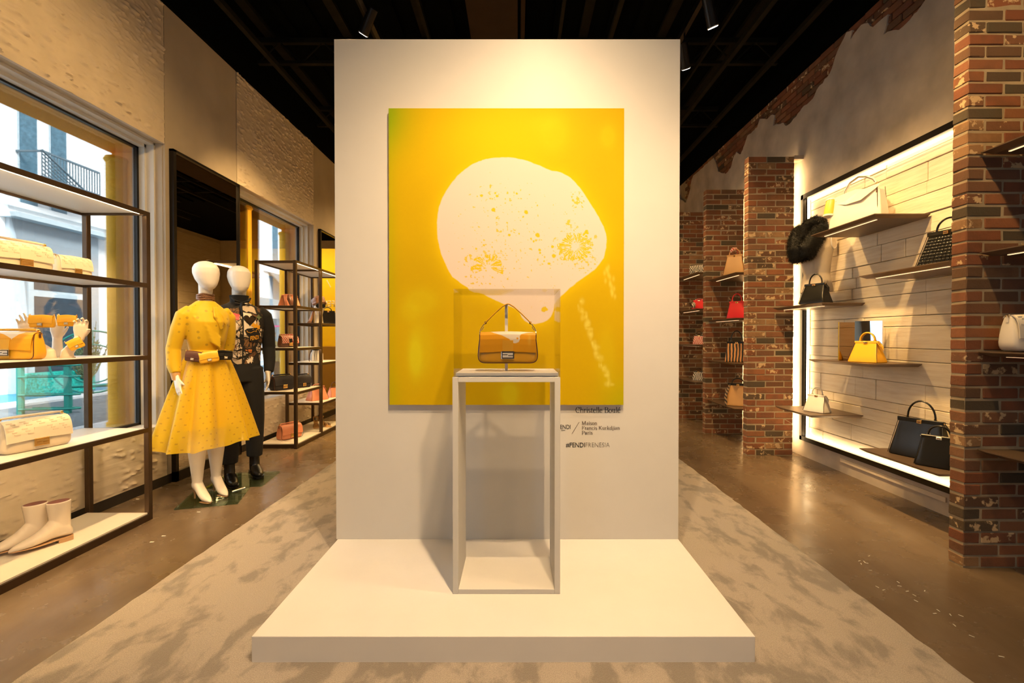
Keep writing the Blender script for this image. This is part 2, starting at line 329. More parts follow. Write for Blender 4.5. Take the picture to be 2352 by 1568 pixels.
# ------------------------------------------------------------------ mesh builder
class MB:
    def __init__(s): s.v = []; s.f = []; s.uv = {}
    def add(s, vs, fs, mat=None):
        o = len(s.v)
        for p in vs:
            p = Vector(p)
            s.v.append(tuple(mat @ p) if mat else tuple(p))
        s.f += [tuple(i + o for i in f) for f in fs]; return s
    def box(s, a, b, mat=None, ch=0.0):
        x0, y0, z0 = (min(a[i], b[i]) for i in range(3)); x1, y1, z1 = (max(a[i], b[i]) for i in range(3))
        if ch <= 0:
            vs = [(x, y, z) for x in (x0, x1) for y in (y0, y1) for z in (z0, z1)]
            return s.add(vs, [(0, 1, 3, 2), (4, 6, 7, 5), (0, 4, 5, 1), (2, 3, 7, 6), (0, 2, 6, 4), (1, 5, 7, 3)], mat)
        ch = min(ch, (x1 - x0) * .45, (y1 - y0) * .45, (z1 - z0) * .45)
        bm = bmesh.new(); bmesh.ops.create_cube(bm, size=1)
        for v in bm.verts: v.co = Vector(((x0 + x1) / 2 + v.co.x * (x1 - x0), (y0 + y1) / 2 + v.co.y * (y1 - y0), (z0 + z1) / 2 + v.co.z * (z1 - z0)))
        bmesh.ops.bevel(bm, geom=bm.edges[:], offset=ch, segments=1, affect='EDGES', profile=0.5)
        vs = [v.co.copy() for v in bm.verts]; fs = [[v.index for v in f.verts] for f in bm.faces]; bm.free()
        return s.add(vs, fs, mat)
    def loft(s, rings, cap=True, closed=False, mat=None, uv=False):
        n = len(rings[0]); o = len(s.v); m = len(rings)
        for r in rings:
            for p in r: s.v.append(tuple(mat @ Vector(p)) if mat else tuple(p))
        for i in range(m if closed else m - 1):
            for j in range(n):
                a = o + i * n + j; b = o + i * n + (j + 1) % n; c = o + ((i + 1) % m) * n + (j + 1) % n; d = o + ((i + 1) % m) * n + j
                if uv: s.uv[len(s.f)] = ((j / n, i / (m - 1)), ((j + 1) / n, i / (m - 1)), ((j + 1) / n, (i + 1) / (m - 1)), (j / n, (i + 1) / (m - 1)))
                s.f.append((a, b, c, d))
        if cap and not closed:
            s.f.append(tuple(o + j for j in reversed(range(n)))); s.f.append(tuple(o + (m - 1) * n + j for j in range(n)))
        return s
    def tube(s, pts, r, n=8, closed=False, cap=True, flat=1.0, up=None):
        pts = [Vector(p) for p in pts]; m = len(pts); rings = []
        rr = r if hasattr(r, '__len__') else [r] * m
        prev = None
        for i, p in enumerate(pts):
            if closed: t = pts[(i + 1) % m] - pts[(i - 1) % m]
            else: t = pts[min(i + 1, m - 1)] - pts[max(i - 1, 0)]
            t.normalize()
            if prev is None:
                a = Vector(up) if up else (Vector((0, 0, 1)) if abs(t.z) < 0.9 else Vector((1, 0, 0)))
                u = (a - t * a.dot(t)).normalized()
            else: u = (prev - t * prev.dot(t)).normalized()
            prev = u; w_ = t.cross(u)
            rings.append([p + (u * math.cos(2 * PI * j / n) * flat + w_ * math.sin(2 * PI * j / n)) * rr[i] for j in range(n)])
        return s.loft(rings, cap, closed)
    def sphere(s, c, r, n=14, m=9, mat=None):
        rx, ry, rz = r if hasattr(r, '__len__') else (r, r, r)
        rings = []
        for i in range(m + 1):
            a = -PI / 2 + PI * (i + 0.001 * (i == 0) - 0.001 * (i == m)) / m
            a = max(-PI / 2 + 0.06, min(PI / 2 - 0.06, a))
            rings.append([(c[0] + rx * math.cos(a) * math.cos(2 * PI * j / n), c[1] + ry * math.cos(a) * math.sin(2 * PI * j / n), c[2] + rz * math.sin(a)) for j in range(n)])
        return s.loft(rings, mat=mat)
    def disc(s, c, r, n=20, axis='z', h=0.004, mat=None):
        rings = []
        for k in (0, h):
            ring = []
            for j in range(n):
                a = 2 * PI * j / n; u, v_ = r * math.cos(a), r * math.sin(a)
                ring.append({'z': (c[0] + u, c[1] + v_, c[2] + k), 'y': (c[0] + u, c[1] + k, c[2] - v_), 'x': (c[0] + k, c[1] + u, c[2] + v_)}[axis])
            rings.append(ring)
        return s.loft(rings, mat=mat)
    def extrude(s, poly, h, axis='y', at=0.0, mat=None):
        # poly : 2D points; axis y -> (x,z)
        def P(p, k): return {'y': (p[0], at + k, p[1]), 'x': (at + k, p[0], p[1]), 'z': (p[0], p[1], at + k)}[axis]
        n = len(poly); vs = [P(p, 0) for p in poly] + [P(p, h) for p in poly]
        fs = [tuple(range(n)), tuple(reversed(range(n, 2 * n)))] + [(i, i + n, (i + 1) % n + n, (i + 1) % n) for i in range(n)]
        return s.add(vs, fs, mat)
    def mesh(s, name):
        me = bpy.data.meshes.new(name); me.from_pydata(s.v, [], s.f)
        if s.uv:
            l = me.uv_layers.new(name='UVMap')
            for p in me.polygons:
                if p.index in s.uv:
                    for k, li in enumerate(p.loop_indices): l.data[li].uv = s.uv[p.index][k]
        fix(me); return me
    def build(s, name, mat, parent=None, loc=(0, 0, 0), rz=0.0, smooth=False):
        return link_mesh(s.mesh(name), name, mat, parent, loc, rz, smooth)
def fix(me):
    bm = bmesh.new(); bm.from_mesh(me); bmesh.ops.recalc_face_normals(bm, faces=bm.faces[:]); bm.to_mesh(me); bm.free(); me.update()
def link_mesh(me, name, mat, parent=None, loc=(0, 0, 0), rz=0.0, smooth=False):
    if mat and not me.materials: me.materials.append(M[mat])
    if smooth:
        for p in me.polygons: p.use_smooth = True
        try: me.set_sharp_from_angle(angle=R(smooth if smooth is not True else 45))
        except Exception: pass
    o = bpy.data.objects.new(name, me); COL.objects.link(o); o.location = loc; o.rotation_euler = (0, 0, rz)
    if parent: o.parent = parent
    return o
def empty(name, label, cat, loc=(0, 0, 0), rz=0.0, group=None):
    o = bpy.data.objects.new(name, None); COL.objects.link(o); o.location = loc; o.rotation_euler = (0, 0, rz); o.empty_display_size = 0.05
    o['label'] = label; o['category'] = cat
    if group: o['group'] = group
    return o
def tag(o, label, cat, group=None, kind=None):
    o['label'] = label; o['category'] = cat
    if group: o['group'] = group
    if kind: o['kind'] = kind
    return o
def struct(o): o['kind'] = 'structure'; return o
def remesh(me, voxel, smooth=3, factor=0.5):
    o = bpy.data.objects.new('tmp', me); COL.objects.link(o)
    m = o.modifiers.new('r', 'REMESH'); m.mode = 'VOXEL'; m.voxel_size = voxel; m.use_smooth_shade = True
    if smooth: m2 = o.modifiers.new('s', 'SMOOTH'); m2.iterations = smooth; m2.factor = factor
    dg = bpy.context.evaluated_depsgraph_get(); dg.update()
    r = bpy.data.meshes.new_from_object(o.evaluated_get(dg), depsgraph=dg)
    bpy.data.objects.remove(o); r.materials.clear()
    for p in r.polygons: p.use_smooth = True
    return r
def ell(cx, cy, z, rx, ry, n=24, rot=0.0, sq=1.0):
    out = []
    for j in range(n):
        a = 2 * PI * j / n; c, s_ = math.cos(a), math.sin(a)
        x = rx * math.copysign(abs(c) ** sq, c); y = ry * math.copysign(abs(s_) ** sq, s_)
        out.append((cx + x * math.cos(rot) - y * math.sin(rot), cy + x * math.sin(rot) + y * math.cos(rot), z))
    return out
def rrect(cx, cy, z, w_, d, n=28, sq=0.35): return ell(cx, cy, z, w_ / 2, d / 2, n, 0, sq)
def bez(p0, p1, p2, p3, n=12):
    p0, p1, p2, p3 = map(Vector, (p0, p1, p2, p3))
    return [p0 * (1 - t) ** 3 + p1 * 3 * t * (1 - t) ** 2 + p2 * 3 * t * t * (1 - t) + p3 * t ** 3 for t in [i / n for i in range(n + 1)]]
def arc(c, rx, rz, a0, a1, n=16, axis='y'):
    out = []
    for i in range(n + 1):
        a = R(a0 + (a1 - a0) * i / n)
        out.append((c[0] + rx * math.cos(a), c[1], c[2] + rz * math.sin(a)))
    return out
# ------------------------------------------------------------------ the room
XL, XR, ZC = -3.08, 3.10, 4.20
f = MB().box((-3.4, -3.6, -0.06), (4.9, 17.2, 0)).build('floor', 'polished_concrete'); struct(f)
c = MB()
c.box((-3.6, -3.6, 4.78), (4.9, 17.2, 4.86))
c.build('ceiling', 'ceiling_black'); struct(bpy.data.objects['ceiling']); CEIL = bpy.data.objects['ceiling']
# ribs of the metal deck, trusses, rails
for i, x in enumerate(np.arange(-2.9, 3.0, 0.3)):
    MB().box((x, 0.5, 4.735), (x + 0.10, 12, 4.779)).build('deck_rib', 'steel_dark' if i % 3 == 0 else 'ceiling_black', CEIL)
for y in (2.2, 3.8, 5.4, 7.0, 8.6, 10.2):
    m = MB(); m.box((-3.0, y, 4.68), (3.0, y + 0.05, 4.735)).box((-3.0, y, 4.44), (3.0, y + 0.05, 4.475))
    x = -3.0
    while x < 2.8:
        m.tube([(x, y + .025, 4.46), (x + 0.25, y + .025, 4.70), (x + 0.5, y + .025, 4.46)], 0.010, 5); x += 0.5
    m.build('roof_truss', 'steel_dark', CEIL)
for (x, z, wd) in ((-2.70, 4.28, .05), (-1.5, 4.40, .03), (-0.95, 4.42, .03), (0.42, 4.40, .03), (0.95, 4.40, .04), (2.26, 4.28, .05), (2.75, 4.28, .05), (2.02, 4.35, .025)):
    MB().box((x, 0.3, z), (x + wd, 12, z + 0.05)).build('ceiling_rail', 'steel_dark', CEIL)
for x in (-1.36, 1.6):
    MB().box((x - .02, 0.2, 4.20), (x + .02, 7.2, 4.235)).box((x - .008, .2, 4.235), (x + .008, 7.2, 4.28)).build('light_track', 'black_metal', CEIL)
d = MB().box((-0.47, 0.2, 4.30), (0.0, 12, 4.66)); d.box((-0.49, 3.0, 4.29), (0.02, 3.05, 4.67)); d.box((0.03, 0.2, 4.32), (0.07, 12, 4.38))
tag(d.build('ceiling_duct', 'duct_brown'), 'brown rectangular air duct running along the black ceiling above the white wall', 'duct')

# fascia above both walls
fa = MB().box((-3.4, -3.6, 4.2), (-3.05, 12, 4.779)).build('trim_1', 'ceiling_black'); struct(fa)
fa = MB().box((3.07, -3.6, 4.2), (3.4, 9, 4.779)).build('trim_2', 'ceiling_black'); struct(fa)

# ---- left wall
XG = -3.30
wl = MB()
segs = [(-3.6, 0.6), (1.0, 2.16), (4.09, 5.13), (7.06, 9.0), (9.0, 12.0)]
wl.box((-3.35, -3.6, 0), (-3.11, 2.16, 4.2)).box((-3.35, 4.09, 0), (-3.11, 5.13, 4.2)).box((-3.35, 7.06, 0), (-3.11, 12.0, 4.2))
for (a, b) in ((2.16, 4.09), (5.13, 7.06)):
    wl.box((-3.35, a, 0), (-3.11, b, 0.50)).box((-3.35, a, 2.985), (-3.11, b, 4.2))
WL = struct(wl.build('wall_left', 'plaster_smooth'))
# pebbled plaster panels, real relief
def relief_panel(name, y0, y1, z0, z1, nd, seed, amp=0.009):
    rs = np.random.RandomState(seed); ny = int((y1 - y0) / 0.011); nz = int((z1 - z0) / 0.009)
    Y, Z = np.meshgrid(np.linspace(y0, y1, ny), np.linspace(z0, z1, nz), indexing='ij'); D = np.zeros_like(Y)
    for k in range(nd):
        cy, cz = rs.uniform(y0, y1), rs.uniform(z0, z1); L = rs.uniform(0.011, 0.038); h = rs.uniform(0.004, 0.0085); sl = rs.uniform(-.35, .15)
        dy = (Y - cy) / L; dz = (Z - cz - sl * (Y - cy)) / h
        D += rs.uniform(.4, 1) * amp * np.exp(-dy * dy - np.where(dz > 0, dz * dz * 0.25, dz * dz * 2.0))
    D += 0.0010 * np.sin(Z * 95 + 3 * np.sin(Y * 3 + seed)) + 0.0007 * np.sin(Z * 260 + Y * 7)
    X = XL - 0.004 + np.minimum(D, amp * 1.3)
    vs = np.stack([X, Y, Z], -1).reshape(-1, 3).tolist(); idx = np.arange(ny * nz).reshape(ny, nz)
    fs = np.stack([idx[:-1, :-1], idx[1:, :-1], idx[1:, 1:], idx[:-1, 1:]], -1).reshape(-1, 4).tolist()
    m = MB(); m.v = [tuple(v) for v in vs]; m.f = [tuple(q) for q in fs]
    xb = XL - 0.03
    m.box((xb, y0, z0), (XL - 0.0045, y1, z1))
    return m.build(name, 'plaster_textured', WL, smooth=60)
for i, (a, b) in enumerate(((2.16, 4.085), (5.14, 7.055))):
    relief_panel('textured_panel', a, b, 2.98, 4.199, 820, 3 + i, .017)
    relief_panel('textured_panel', a, b + 0.03 - 0.03 * 1, 0.08, 0.50, 150, 13 + i, 0.019)
for (a, b) in ((1.1, 2.155), (4.095, 5.13), (7.065, 8.4), (8.41, 10.2)):
    MB().box((-3.11, a, 0.08), (XL - 0.006, b, 4.199)).build('smooth_panel', 'plaster_smooth', WL)
bb = MB()
for (a, b) in ((-3.6, 4.14), (5.12, 7.1), (8.3, 12)): bb.box((-3.11, a, 0), (XL - 0.004, b, 0.08))
struct(bb.build('baseboard_left', 'baseboard_dark'))
for k, (a, b) in enumerate(((2.16, 4.09), (5.13, 7.06))):
    fr = MB()
    # white reveal and stepped frame
    fr.box((-3.34, b - 0.035, 0.50), (-3.235, b, 2.985)).box((-3.34, a, 0.50), (-3.235, a + 0.035, 2.985)).box((-3.34, a, 2.94), (-3.235, b, 2.985))
    fr.box((-3.235, b - 0.015, 0.50), (-3.17, b, 2.985)).box((-3.235, a, 2.965), (-3.17, b, 2.985))
    wn = struct(fr.build('window_%d' % (k + 1), 'trim_white'))
    MB().box((-3.34, a, 0.50), (XL - 0.002, b, 0.53)).build('window_sill', 'trim_white', wn)
    g = MB().box((-3.315, a + .03, 2.925), (-3.285, b - .03, 2.945)).box((-3.315, a + .03, .53), (-3.285, b - .03, .55)).box((-3.315, b - .055, .53), (-3.285, b - .033, 2.945)).box((-3.315, a + .033, .53), (-3.285, a + .055, 2.945))
    g.build('glazing_bead', 'black_metal', wn)
    MB().box((-3.304, a + .04, .54), (-3.298, b - .04, 2.93)).build('window_pane', 'window_glass', wn)
# tall mirrors on the left wall
def wall_mirror(y0, y1, label, z1=2.96):
    e = empty('wall_mirror', label, 'mirror', (-3.06, (y0 + y1) / 2, 0))
    q = Vector((3.06, -(y0 + y1) / 2, 0))
    m = MB().box((-3.085, y0, 0.0), (-3.045, y0 + .035, z1)).box((-3.085, y1 - .015, 0), (-3.045, y1, z1)).box((-3.085, y0, z1 - .02), (-3.045, y1, z1)).box((-3.085, y0, 0), (-3.045, y1, .09))
    o = m.build('mirror_frame', 'black_metal', e); o.location = q
    o = MB().box((-3.08, y0 + .03, .08), (-3.062, y1 - .012, z1 - .015)).build('mirror_glass', 'mirror', e); o.location = q
wall_mirror(4.14, 5.125, 'tall black framed mirror on the wall behind the two mannequins')
wall_mirror(7.22, 8.25, 'tall black framed mirror beyond the far shelving rack, reflecting a yellow panel')

# ---- right wall with torn plaster over brick
trace = [(2125, 0), (2115, 14), (2090, 45), (2074, 61), (2064, 69), (2048, 70), (2029, 80), (2036, 57), (2039, 33), (2026, 43), (2017, 51), (2005, 62), (1994, 53), (1978, 57), (1962, 77),
         (1953, 91), (1957, 69), (1944, 74), (1938, 88), (1932, 99), (1922, 121), (1911, 156), (1900, 177), (1879, 201), (1867, 226), (1854, 239), (1841, 249), (1828, 268), (1814, 284), (1806, 289), (1797, 282), (1776, 289),
         (1779, 265), (1774, 263), (1761, 274), (1745, 273), (1739, 292), (1725, 306), (1717, 311), (1710, 332), (1701, 354), (1691, 349), (1685, 360), (1678, 386), (1666, 399), (1650, 395), (1643, 370), (1639, 362),
         (1592, 404), (1588, 415), (1584, 440), (1575, 466), (1562, 456), (1556, 440)]
jag = [(W(px, py, X=XR).y, min(W(px, py, X=XR).z, 4.2)) for px, py in trace]
jag = [(3.42, 4.2), (3.47, 4.05)] + jag
rj = random.Random(5); dense = []
for i in range(len(jag) - 1):
    (a, b), (c_, d_) = jag[i], jag[i + 1]; n = max(1, int(math.hypot(c_ - a, d_ - b) / 0.035))
    for k in range(n):
        t_ = k / n; j = 0 if k == 0 else 1
        dense.append((a + (c_ - a) * t_ + j * rj.uniform(-.006, .006), min(4.2, b + (d_ - b) * t_ + j * rj.uniform(-.010, .010))))
dense.append(jag[-1]); dense += [(9.0, 3.95)]
NY0, NY1, NZ0, NZ1 = 2.80, 5.02, 0.22, 2.78     # niche opening
ks = max(i for i, p in enumerate(dense) if p[0] < NY1)
nearp = [p for p in dense[:ks + 1]]; farp = dense[ks + 1:]
zs = dense[ks][1]
pl = MB()
pl.box((XR, -3.6, 0), (XR + .035, NY0, 4.2)).box((XR, NY0, 0), (XR + .035, NY1, NZ0))
pl.extrude([(NY0, NZ1), (NY0, 4.2)] + nearp + [(NY1, zs), (NY1, NZ1)], 0.035, axis='x', at=XR)
pl.extrude([(NY1, 0), (NY1, zs)] + farp + [(9.0, 0)], 0.035, axis='x', at=XR)
back = MB().box((XR + .16, -3.6, 0), (XR + .25, 9, 4.2))
WR = struct(back.build('wall_right', 'mortar'))
pl.build('plaster_skin', 'plaster_wall', WR)
MB().box((XR + .036, NY1 + .02, 0), (XR + .155, 9, 4.2)).box((XR + .036, 2.3, NZ1 + .06), (XR + .155, NY1 + .02, 4.2)).build('mortar_bed', 'mortar', WR)
# niche lining (reveal)
MB().box((XR + .036, NY0 - .02, NZ0 - .04), (XR + .15, NY0, NZ1 + .04)).box((XR + .036, NY1, NZ0 - .04), (XR + .15, NY1 + .02, NZ1 + .04)).box((XR + .036, NY0, NZ1), (XR + .15, NY1, NZ1 + .02)).box((XR + .036, NY0, NZ0 - .02), (XR + .15, NY1, NZ0)).build('niche_lining', 'plaster_textured', WR)

# brick meshes (shared)
def brick_mesh(L, Hh, D, seed, name):
    r = random.Random(seed); m = MB().box((-L / 2, 0, 0), (L / 2, D, Hh), ch=0.0045)
    m.v = [(x + r.uniform(-.0016, .0016), y + r.uniform(-.0016, .0016), z + r.uniform(-.0014, .0014)) for x, y, z in m.v]
    me = m.mesh(name); me.materials.append(M['brick_face']); return me
BH, CR = 0.0572, 0.0677
full = [brick_mesh(0.194, BH, 0.092, k, 'brick') for k in range(4)]
half = [brick_mesh(0.092, BH, 0.092, 20 + k, 'brick') for k in range(3)]
rb = random.Random(11)
def put(me, parent, loc, rz=0.0):
    o = bpy.data.objects.new('brick', me); COL.objects.link(o); o.parent = parent; o.location = loc; o.rotation_euler = (0, 0, rz); return o
def brick_pillar(y, label, ztop=3.25, x0=2.50):
    e = empty('brick_pillar', label, 'pillar', (x0, y, 0))
    MB().box((0.003, 0.004, 0), (0.497, 0.089, ztop - 0.004)).build('mortar_core', 'mortar', e)
    n = int(ztop / CR)
    for k in range(n):
        z = 0.004 + k * CR; seq = ([0.092, 0.194, 0.194] if k % 2 == 0 else [0.194, 0.194, 0.092]); x = 0.0
        for L in seq:
            me = rb.choice(half if L < .1 else full)
            put(me, e, (x + L / 2 + rb.uniform(-.0015, .0015), rb.uniform(-.003, .003), z + rb.uniform(-.001, .001)), 0.0 if rb.random() < .99 else 0)
            x += L + 0.010
    return e
PY = [2.60, 5.07, 6.20, 7.32]
brick_pillar(PY[0], 'nearest red brick pillar with white bag shelf against it')
brick_pillar(PY[1], 'tall red brick pillar just beyond the lit niche')
brick_pillar(PY[2], 'red brick pillar behind the tan and pink bags')
brick_pillar(PY[3], 'farthest red brick pillar, partly hidden by the white display wall')
# strips of light on the back edge of the pillars, and small plaster caps
for y in PY[1:]:
    e = empty('pillar_light', 'warm light strip behind the brick pillar by %s' % {5.07: 'the lit niche', 6.20: 'the tan bag', 7.32: 'the far aisle'}[y], 'light', (3.0, y, 0))
    MB().box((-.03, .094, .1), (-.0065, .152, 3.2)).build('light_housing', 'black_metal', e)
    MB().box((-.006, .096, .12), (.001, .150, 3.18)).build('light_diffuser', 'led_warm', e)
    MB().box((0.0, -.0, 3.22), (.102, .11, 3.26)).build('plaster_cap', 'plaster_wall', WR).location = (3.0, y, 0)
# exposed bricks on the wall
def low(Ya, Yb):
    zz = [z for (yy, z) in dense if Ya - .03 <= yy <= Yb + .03]
    return min(zz) if zz else 4.2
k0 = int(3.0 / CR)
for k in range(k0, int(4.2 / CR)):
    z = k * CR; y = 3.3 + (0.1 if k % 2 else 0)
    while y < 8.6:
        if z + BH > low(y, y + .194) and (z + BH > 3.2) and z + BH < 4.2:
            put(rb.choice(full), WR, (XR + .012 + rb.uniform(-.004, .004), y + .097, z), -PI / 2)
        y += .204
# rear of the room (seen in the mirrors), wall ends
wb_ = MB().box((4.7, 9, 0), (4.85, 17.2, 4.78)).box((3.1, 9.0, 0), (4.85, 9.15, 4.78)).box((-3.4, 17.0, 0), (4.85, 17.2, 4.78)).box((-3.35, 12, 0), (-3.1, 17.2, 4.78))
WB = struct(wb_.build('wall_back', 'plaster_textured'))
rp = random.Random(3)
for i in range(12):
    z = 0.1 + i * 0.38
    y = 9.2
    while y < 16.8:
        L = rp.uniform(1.2, 2.2); MB().box((4.68, y, z), (4.70, min(y + L, 16.95), z + .372)).build('wall_board', 'pale_plank', WB); y += L + .008
MB().box((-3.6, -3.75, 0), (3.4, -3.6, 4.78)); 
wf = MB().box((-3.4, -3.8, 0), (3.4, -3.6, 4.78))
struct(wf.build('wall_front', 'plaster_smooth'))
y_ = 10.4
e = empty('yellow_display_wall', 'tall yellow display wall with white lettering, seen reflected in the far mirror', 'display wall', (-1.2, y_, 0))
MB().box((-1.3, 0, 0), (1.0, .25, 3.25)).build('wall_body', 'yellow_wall', e)
tag(MB().box((-2.35, y_ - .55, 0), (-1.75, y_ - .02, 1.08)).build('display_box', 'mustard_box'), 'mustard yellow display box in front of the yellow wall', 'box')

# ---- niche : frame, planks, light
e = empty('niche_frame', 'black metal frame with a hidden warm light strip around the plank niche', 'frame', (XR, NY0, 0))
o_ = Vector((-XR, -NY0, 0))
m = MB(); fx0, fx1 = XR - .035, XR + .05
m.box((fx0, 2.76, 2.77), (fx1, 5.06, 2.82)).box((fx0, 2.76, .18), (fx1, 5.06, .225)).box((fx0, 5.02, .18), (fx1, 5.06, 2.82)).box((fx0, 2.76, .18), (fx1, 2.80, 2.82))
m.build('frame_bar', 'black_metal', e, o_)
m = MB(); lx0, lx1 = XR + .012, XR + .034
m.box((lx0, 2.80, 2.755), (lx1, 5.02, 2.770)).box((lx0, 2.80, .225), (lx1, 5.02, .24)).box((lx0, 5.003, .24), (lx1, 5.018, 2.76)).box((lx0, 2.802, .24), (lx1, 2.817, 2.76))
m.build('light_strip', 'led_niche', e, o_)
z = NZ0; rp = random.Random(21)
while z < NZ1 - .01:
    h = min(rp.choice([.085, .10, .125, .15, .18]), NZ1 - z); y = NY0
    if NZ1 - z - h < .03: h = NZ1 - z
    while y < NY1 - .01:
        L = rp.choice([.25, .5, .8, 1.2, 1.6]); y1 = min(y + L, NY1)
        if NY1 - y1 < .12: y1 = NY1
        dx = rp.uniform(0, .012)
        MB().box((XR + .058 - dx, y + .0018, z + .0018), (XR + .10, y1 - .0018, z + h - .0018), ch=.004).build('plank', 'pale_plank', WR); y = y1
    z += h
# access strip low on the wall
tag(MB().box((XR - .012, 3.35, .10), (XR - .001, 4.45, .135)).build('wall_vent', 'plaster_textured'), 'slim pale strip vent low on the wall under the lit niche', 'vent')

# ---- rug
m = MB(); n = 120; rr = random.Random(2); y0, y1 = 0.75, 9.4
ed = [(-1.885 + rr.uniform(-.006, .006), 1.705 + rr.uniform(-.006, .006)) for _ in range(n + 1)]
rings = []
for i in range(n + 1):
    y = y0 + (y1 - y0) * i / n; a, b = ed[i]
    rings.append([(a - .006, y, 0.001), (a + .004, y, .012), (a + .02, y, .015)] + [(a + (b - a) * k / 24, y, .015 + rr.uniform(-.0006, .0006)) for k in range(1, 24)] + [(b - .02, y, .015), (b - .004, y, .012), (b + .006, y, 0.001)])
k = len(rings[0])
for r_ in rings: m.v += r_
for i in range(n):
    for j in range(k - 1): m.f.append((i * k + j, i * k + j + 1, (i + 1) * k + j + 1, (i + 1) * k + j))
tag(m.build('rug', 'rug_pile', smooth=60), 'long mottled sand and grey rug running under the white platform', 'rug')
# flecks on the floor
m = MB(); rf = random.Random(9)
for (px, py) in [(1985, 1290), (1978, 1295), (1974, 1288), (1990, 1293), (1999, 1310), (2063, 1337), (2066, 1346), (2084, 1358), (2100, 1367), (2104, 1380), (2147, 1409), (2183, 1412), (2207, 1414), (2192, 1436), (2232, 1461), (1996, 1277), (2124, 1357), (2030, 1355), (2155, 1402), (2300, 1508), (2015, 1348)]:
    p = W(px, py, Z=0.0); a = rf.uniform(0, 3)
    m.box((-.009, -.002, .001), (.009, .002, .002), mat=Matrix.Translation(p) @ Matrix.Rotation(a, 4, 'Z'))
for (px, py) in [(456, 1176), (376, 1231), (349, 1245), (316, 1146)]:
    p = W(px, py, Z=0.0); m.box((-.012, -.004, .001), (.012, .004, .003), mat=Matrix.Translation(p))
tag(m.build('paper_flecks', 'ink_white'), 'tiny white paper flecks scattered on the concrete floor', 'litter', kind='stuff')
# ------------------------------------------------------------------ centre piece
YF = W(1156, 1520.5, Z=0.015).y; HP = W(1156, 1461, Y=YF).z
YW = W(1166, 1238, Z=HP).y
PXL = W(577.5, 1463, Y=YF).x; PXR = W(1735, 1460, Y=YF).x
tag(MB().box((PXL, YF, 0.012), (PXR, YW + .45, HP), ch=.002).build('platform', 'white_platform'), 'low white platform on the rug carrying the display wall and the pedestal', 'platform')
zt = W(1163, 90, Y=YW).z; WXL = W(770, 700, Y=YW).x; WXR = W(1560, 700, Y=YW).x
e = empty('display_wall', 'tall white freestanding wall behind the yellow painting', 'display wall', (0, YW, HP)); o_ = Vector((0, -YW, -HP))
MB().box((WXL, YW, HP), (WXR, YW + .03, zt), ch=.001).build('front_panel', 'white_paint', e, o_)
MB().box((WXL + .01, YW + .03, HP), (WXR - .01, YW + .33, zt - .02)).build('wall_core', 'white_paint', e, o_)
xa = W(787, 88, Y=YW + .04).x; xb = W(1538, 88, Y=YW + .04).x; MB().box((xa, YW + .031, zt - .02), (xb, YW + .06, zt + .014)).build('top_strip', 'white_paint', e, o_)

# painting : printed canvas on a stretcher
YP = YW - .026
A = W(892.5, 248.5, Y=YP); B = W(1432, 929.5, Y=YP)
e = empty('painting', 'large yellow abstract painting with a pale cream blob', 'painting', (0, YP, B.z)); o_ = Vector((0, -YP, -B.z))
MB().box((A.x + .002, YP + .002, B.z + .002), (B.x - .002, YW - .006, A.z - .002)).build('stretcher_frame', 'leather_ochre', e, o_)
C2 = lambda p: (880 + p[0] / 2.147, 230 + p[1] / 2.147)
C1 = lambda p: (1000 + p[0] / 6.534, 640 + p[1] / 6.534)
blob = [C2(p) for p in [(540, 284), (580, 281), (620, 281), (650, 284), (680, 290), (710, 298), (740, 310), (770, 321), (800, 335), (830, 346), (855, 348), (880, 357), (900, 368), (922, 382), (940, 398), (965, 428), (990, 462), (1015, 502), (1040, 540), (1062, 578), (1085, 622), (1096, 655), (1100, 685), (1098, 725), (1085, 775), (1066, 802), (1040, 832), (1000, 862), (950, 897)]]
blob += [(1320, 650.7), (1309, 659), (1298.4, 668.5), (1289, 677), (1279, 687), (1273, 697), (1272, 703), (1270.5, 713), (1264, 727), (1257, 734), (1245, 740), (1229.6, 743), (1214, 741), (1204, 735), (1197, 727), (1192, 716.5), (1187, 710), (1173, 703), (1156, 696.6), (1141, 690), (1122, 680.6), (1108, 673), (1099.5, 671), (1088.8, 670.6), (1076.5, 665), (1073, 659), (1061, 652), (1047.4, 640)]
blob += [C2(p) for p in [(340, 868), (318, 832), (300, 795), (285, 755), (275, 718), (268, 680), (265, 640), (264, 600), (268, 560), (276, 520), (290, 480), (310, 444), (340, 402), (370, 367), (400, 340), (435, 317), (470, 300), (505, 290)]]
blob = np.array(blob)
def sdist(Pu, Pv, poly):
    d = np.full(Pu.shape, 1e9); ins = np.zeros(Pu.shape, bool); n = len(poly)
    for i in range(n):
        x0, y0 = poly[i]; x1, y1 = poly[(i + 1) % n]; ex, ey = x1 - x0, y1 - y0
        t_ = np.clip(((Pu - x0) * ex + (Pv - y0) * ey) / (ex * ex + ey * ey), 0, 1)
        d = np.minimum(d, np.hypot(Pu - x0 - t_ * ex, Pv - y0 - t_ * ey))
        cond = ((y0 > Pv) != (y1 > Pv)); ins ^= cond & (Pu < ex * (Pv - y0) / (ey if ey else 1e-9) + x0)
    return np.where(ins, -d, d)
def vnoise(Pu, Pv, s, seed):
    rs = np.random.RandomState(seed); g = rs.rand(80, 80); x = Pu / s; y = Pv / s; xi = np.floor(x).astype(int) % 79; yi = np.floor(y).astype(int) % 79
    fx = x - np.floor(x); fy = y - np.floor(y); fx = fx * fx * (3 - 2 * fx); fy = fy * fy * (3 - 2 * fy)
    return (g[xi, yi] * (1 - fx) + g[xi + 1, yi] * fx) * (1 - fy) + (g[xi, yi + 1] * (1 - fx) + g[xi + 1, yi + 1] * fx) * fy
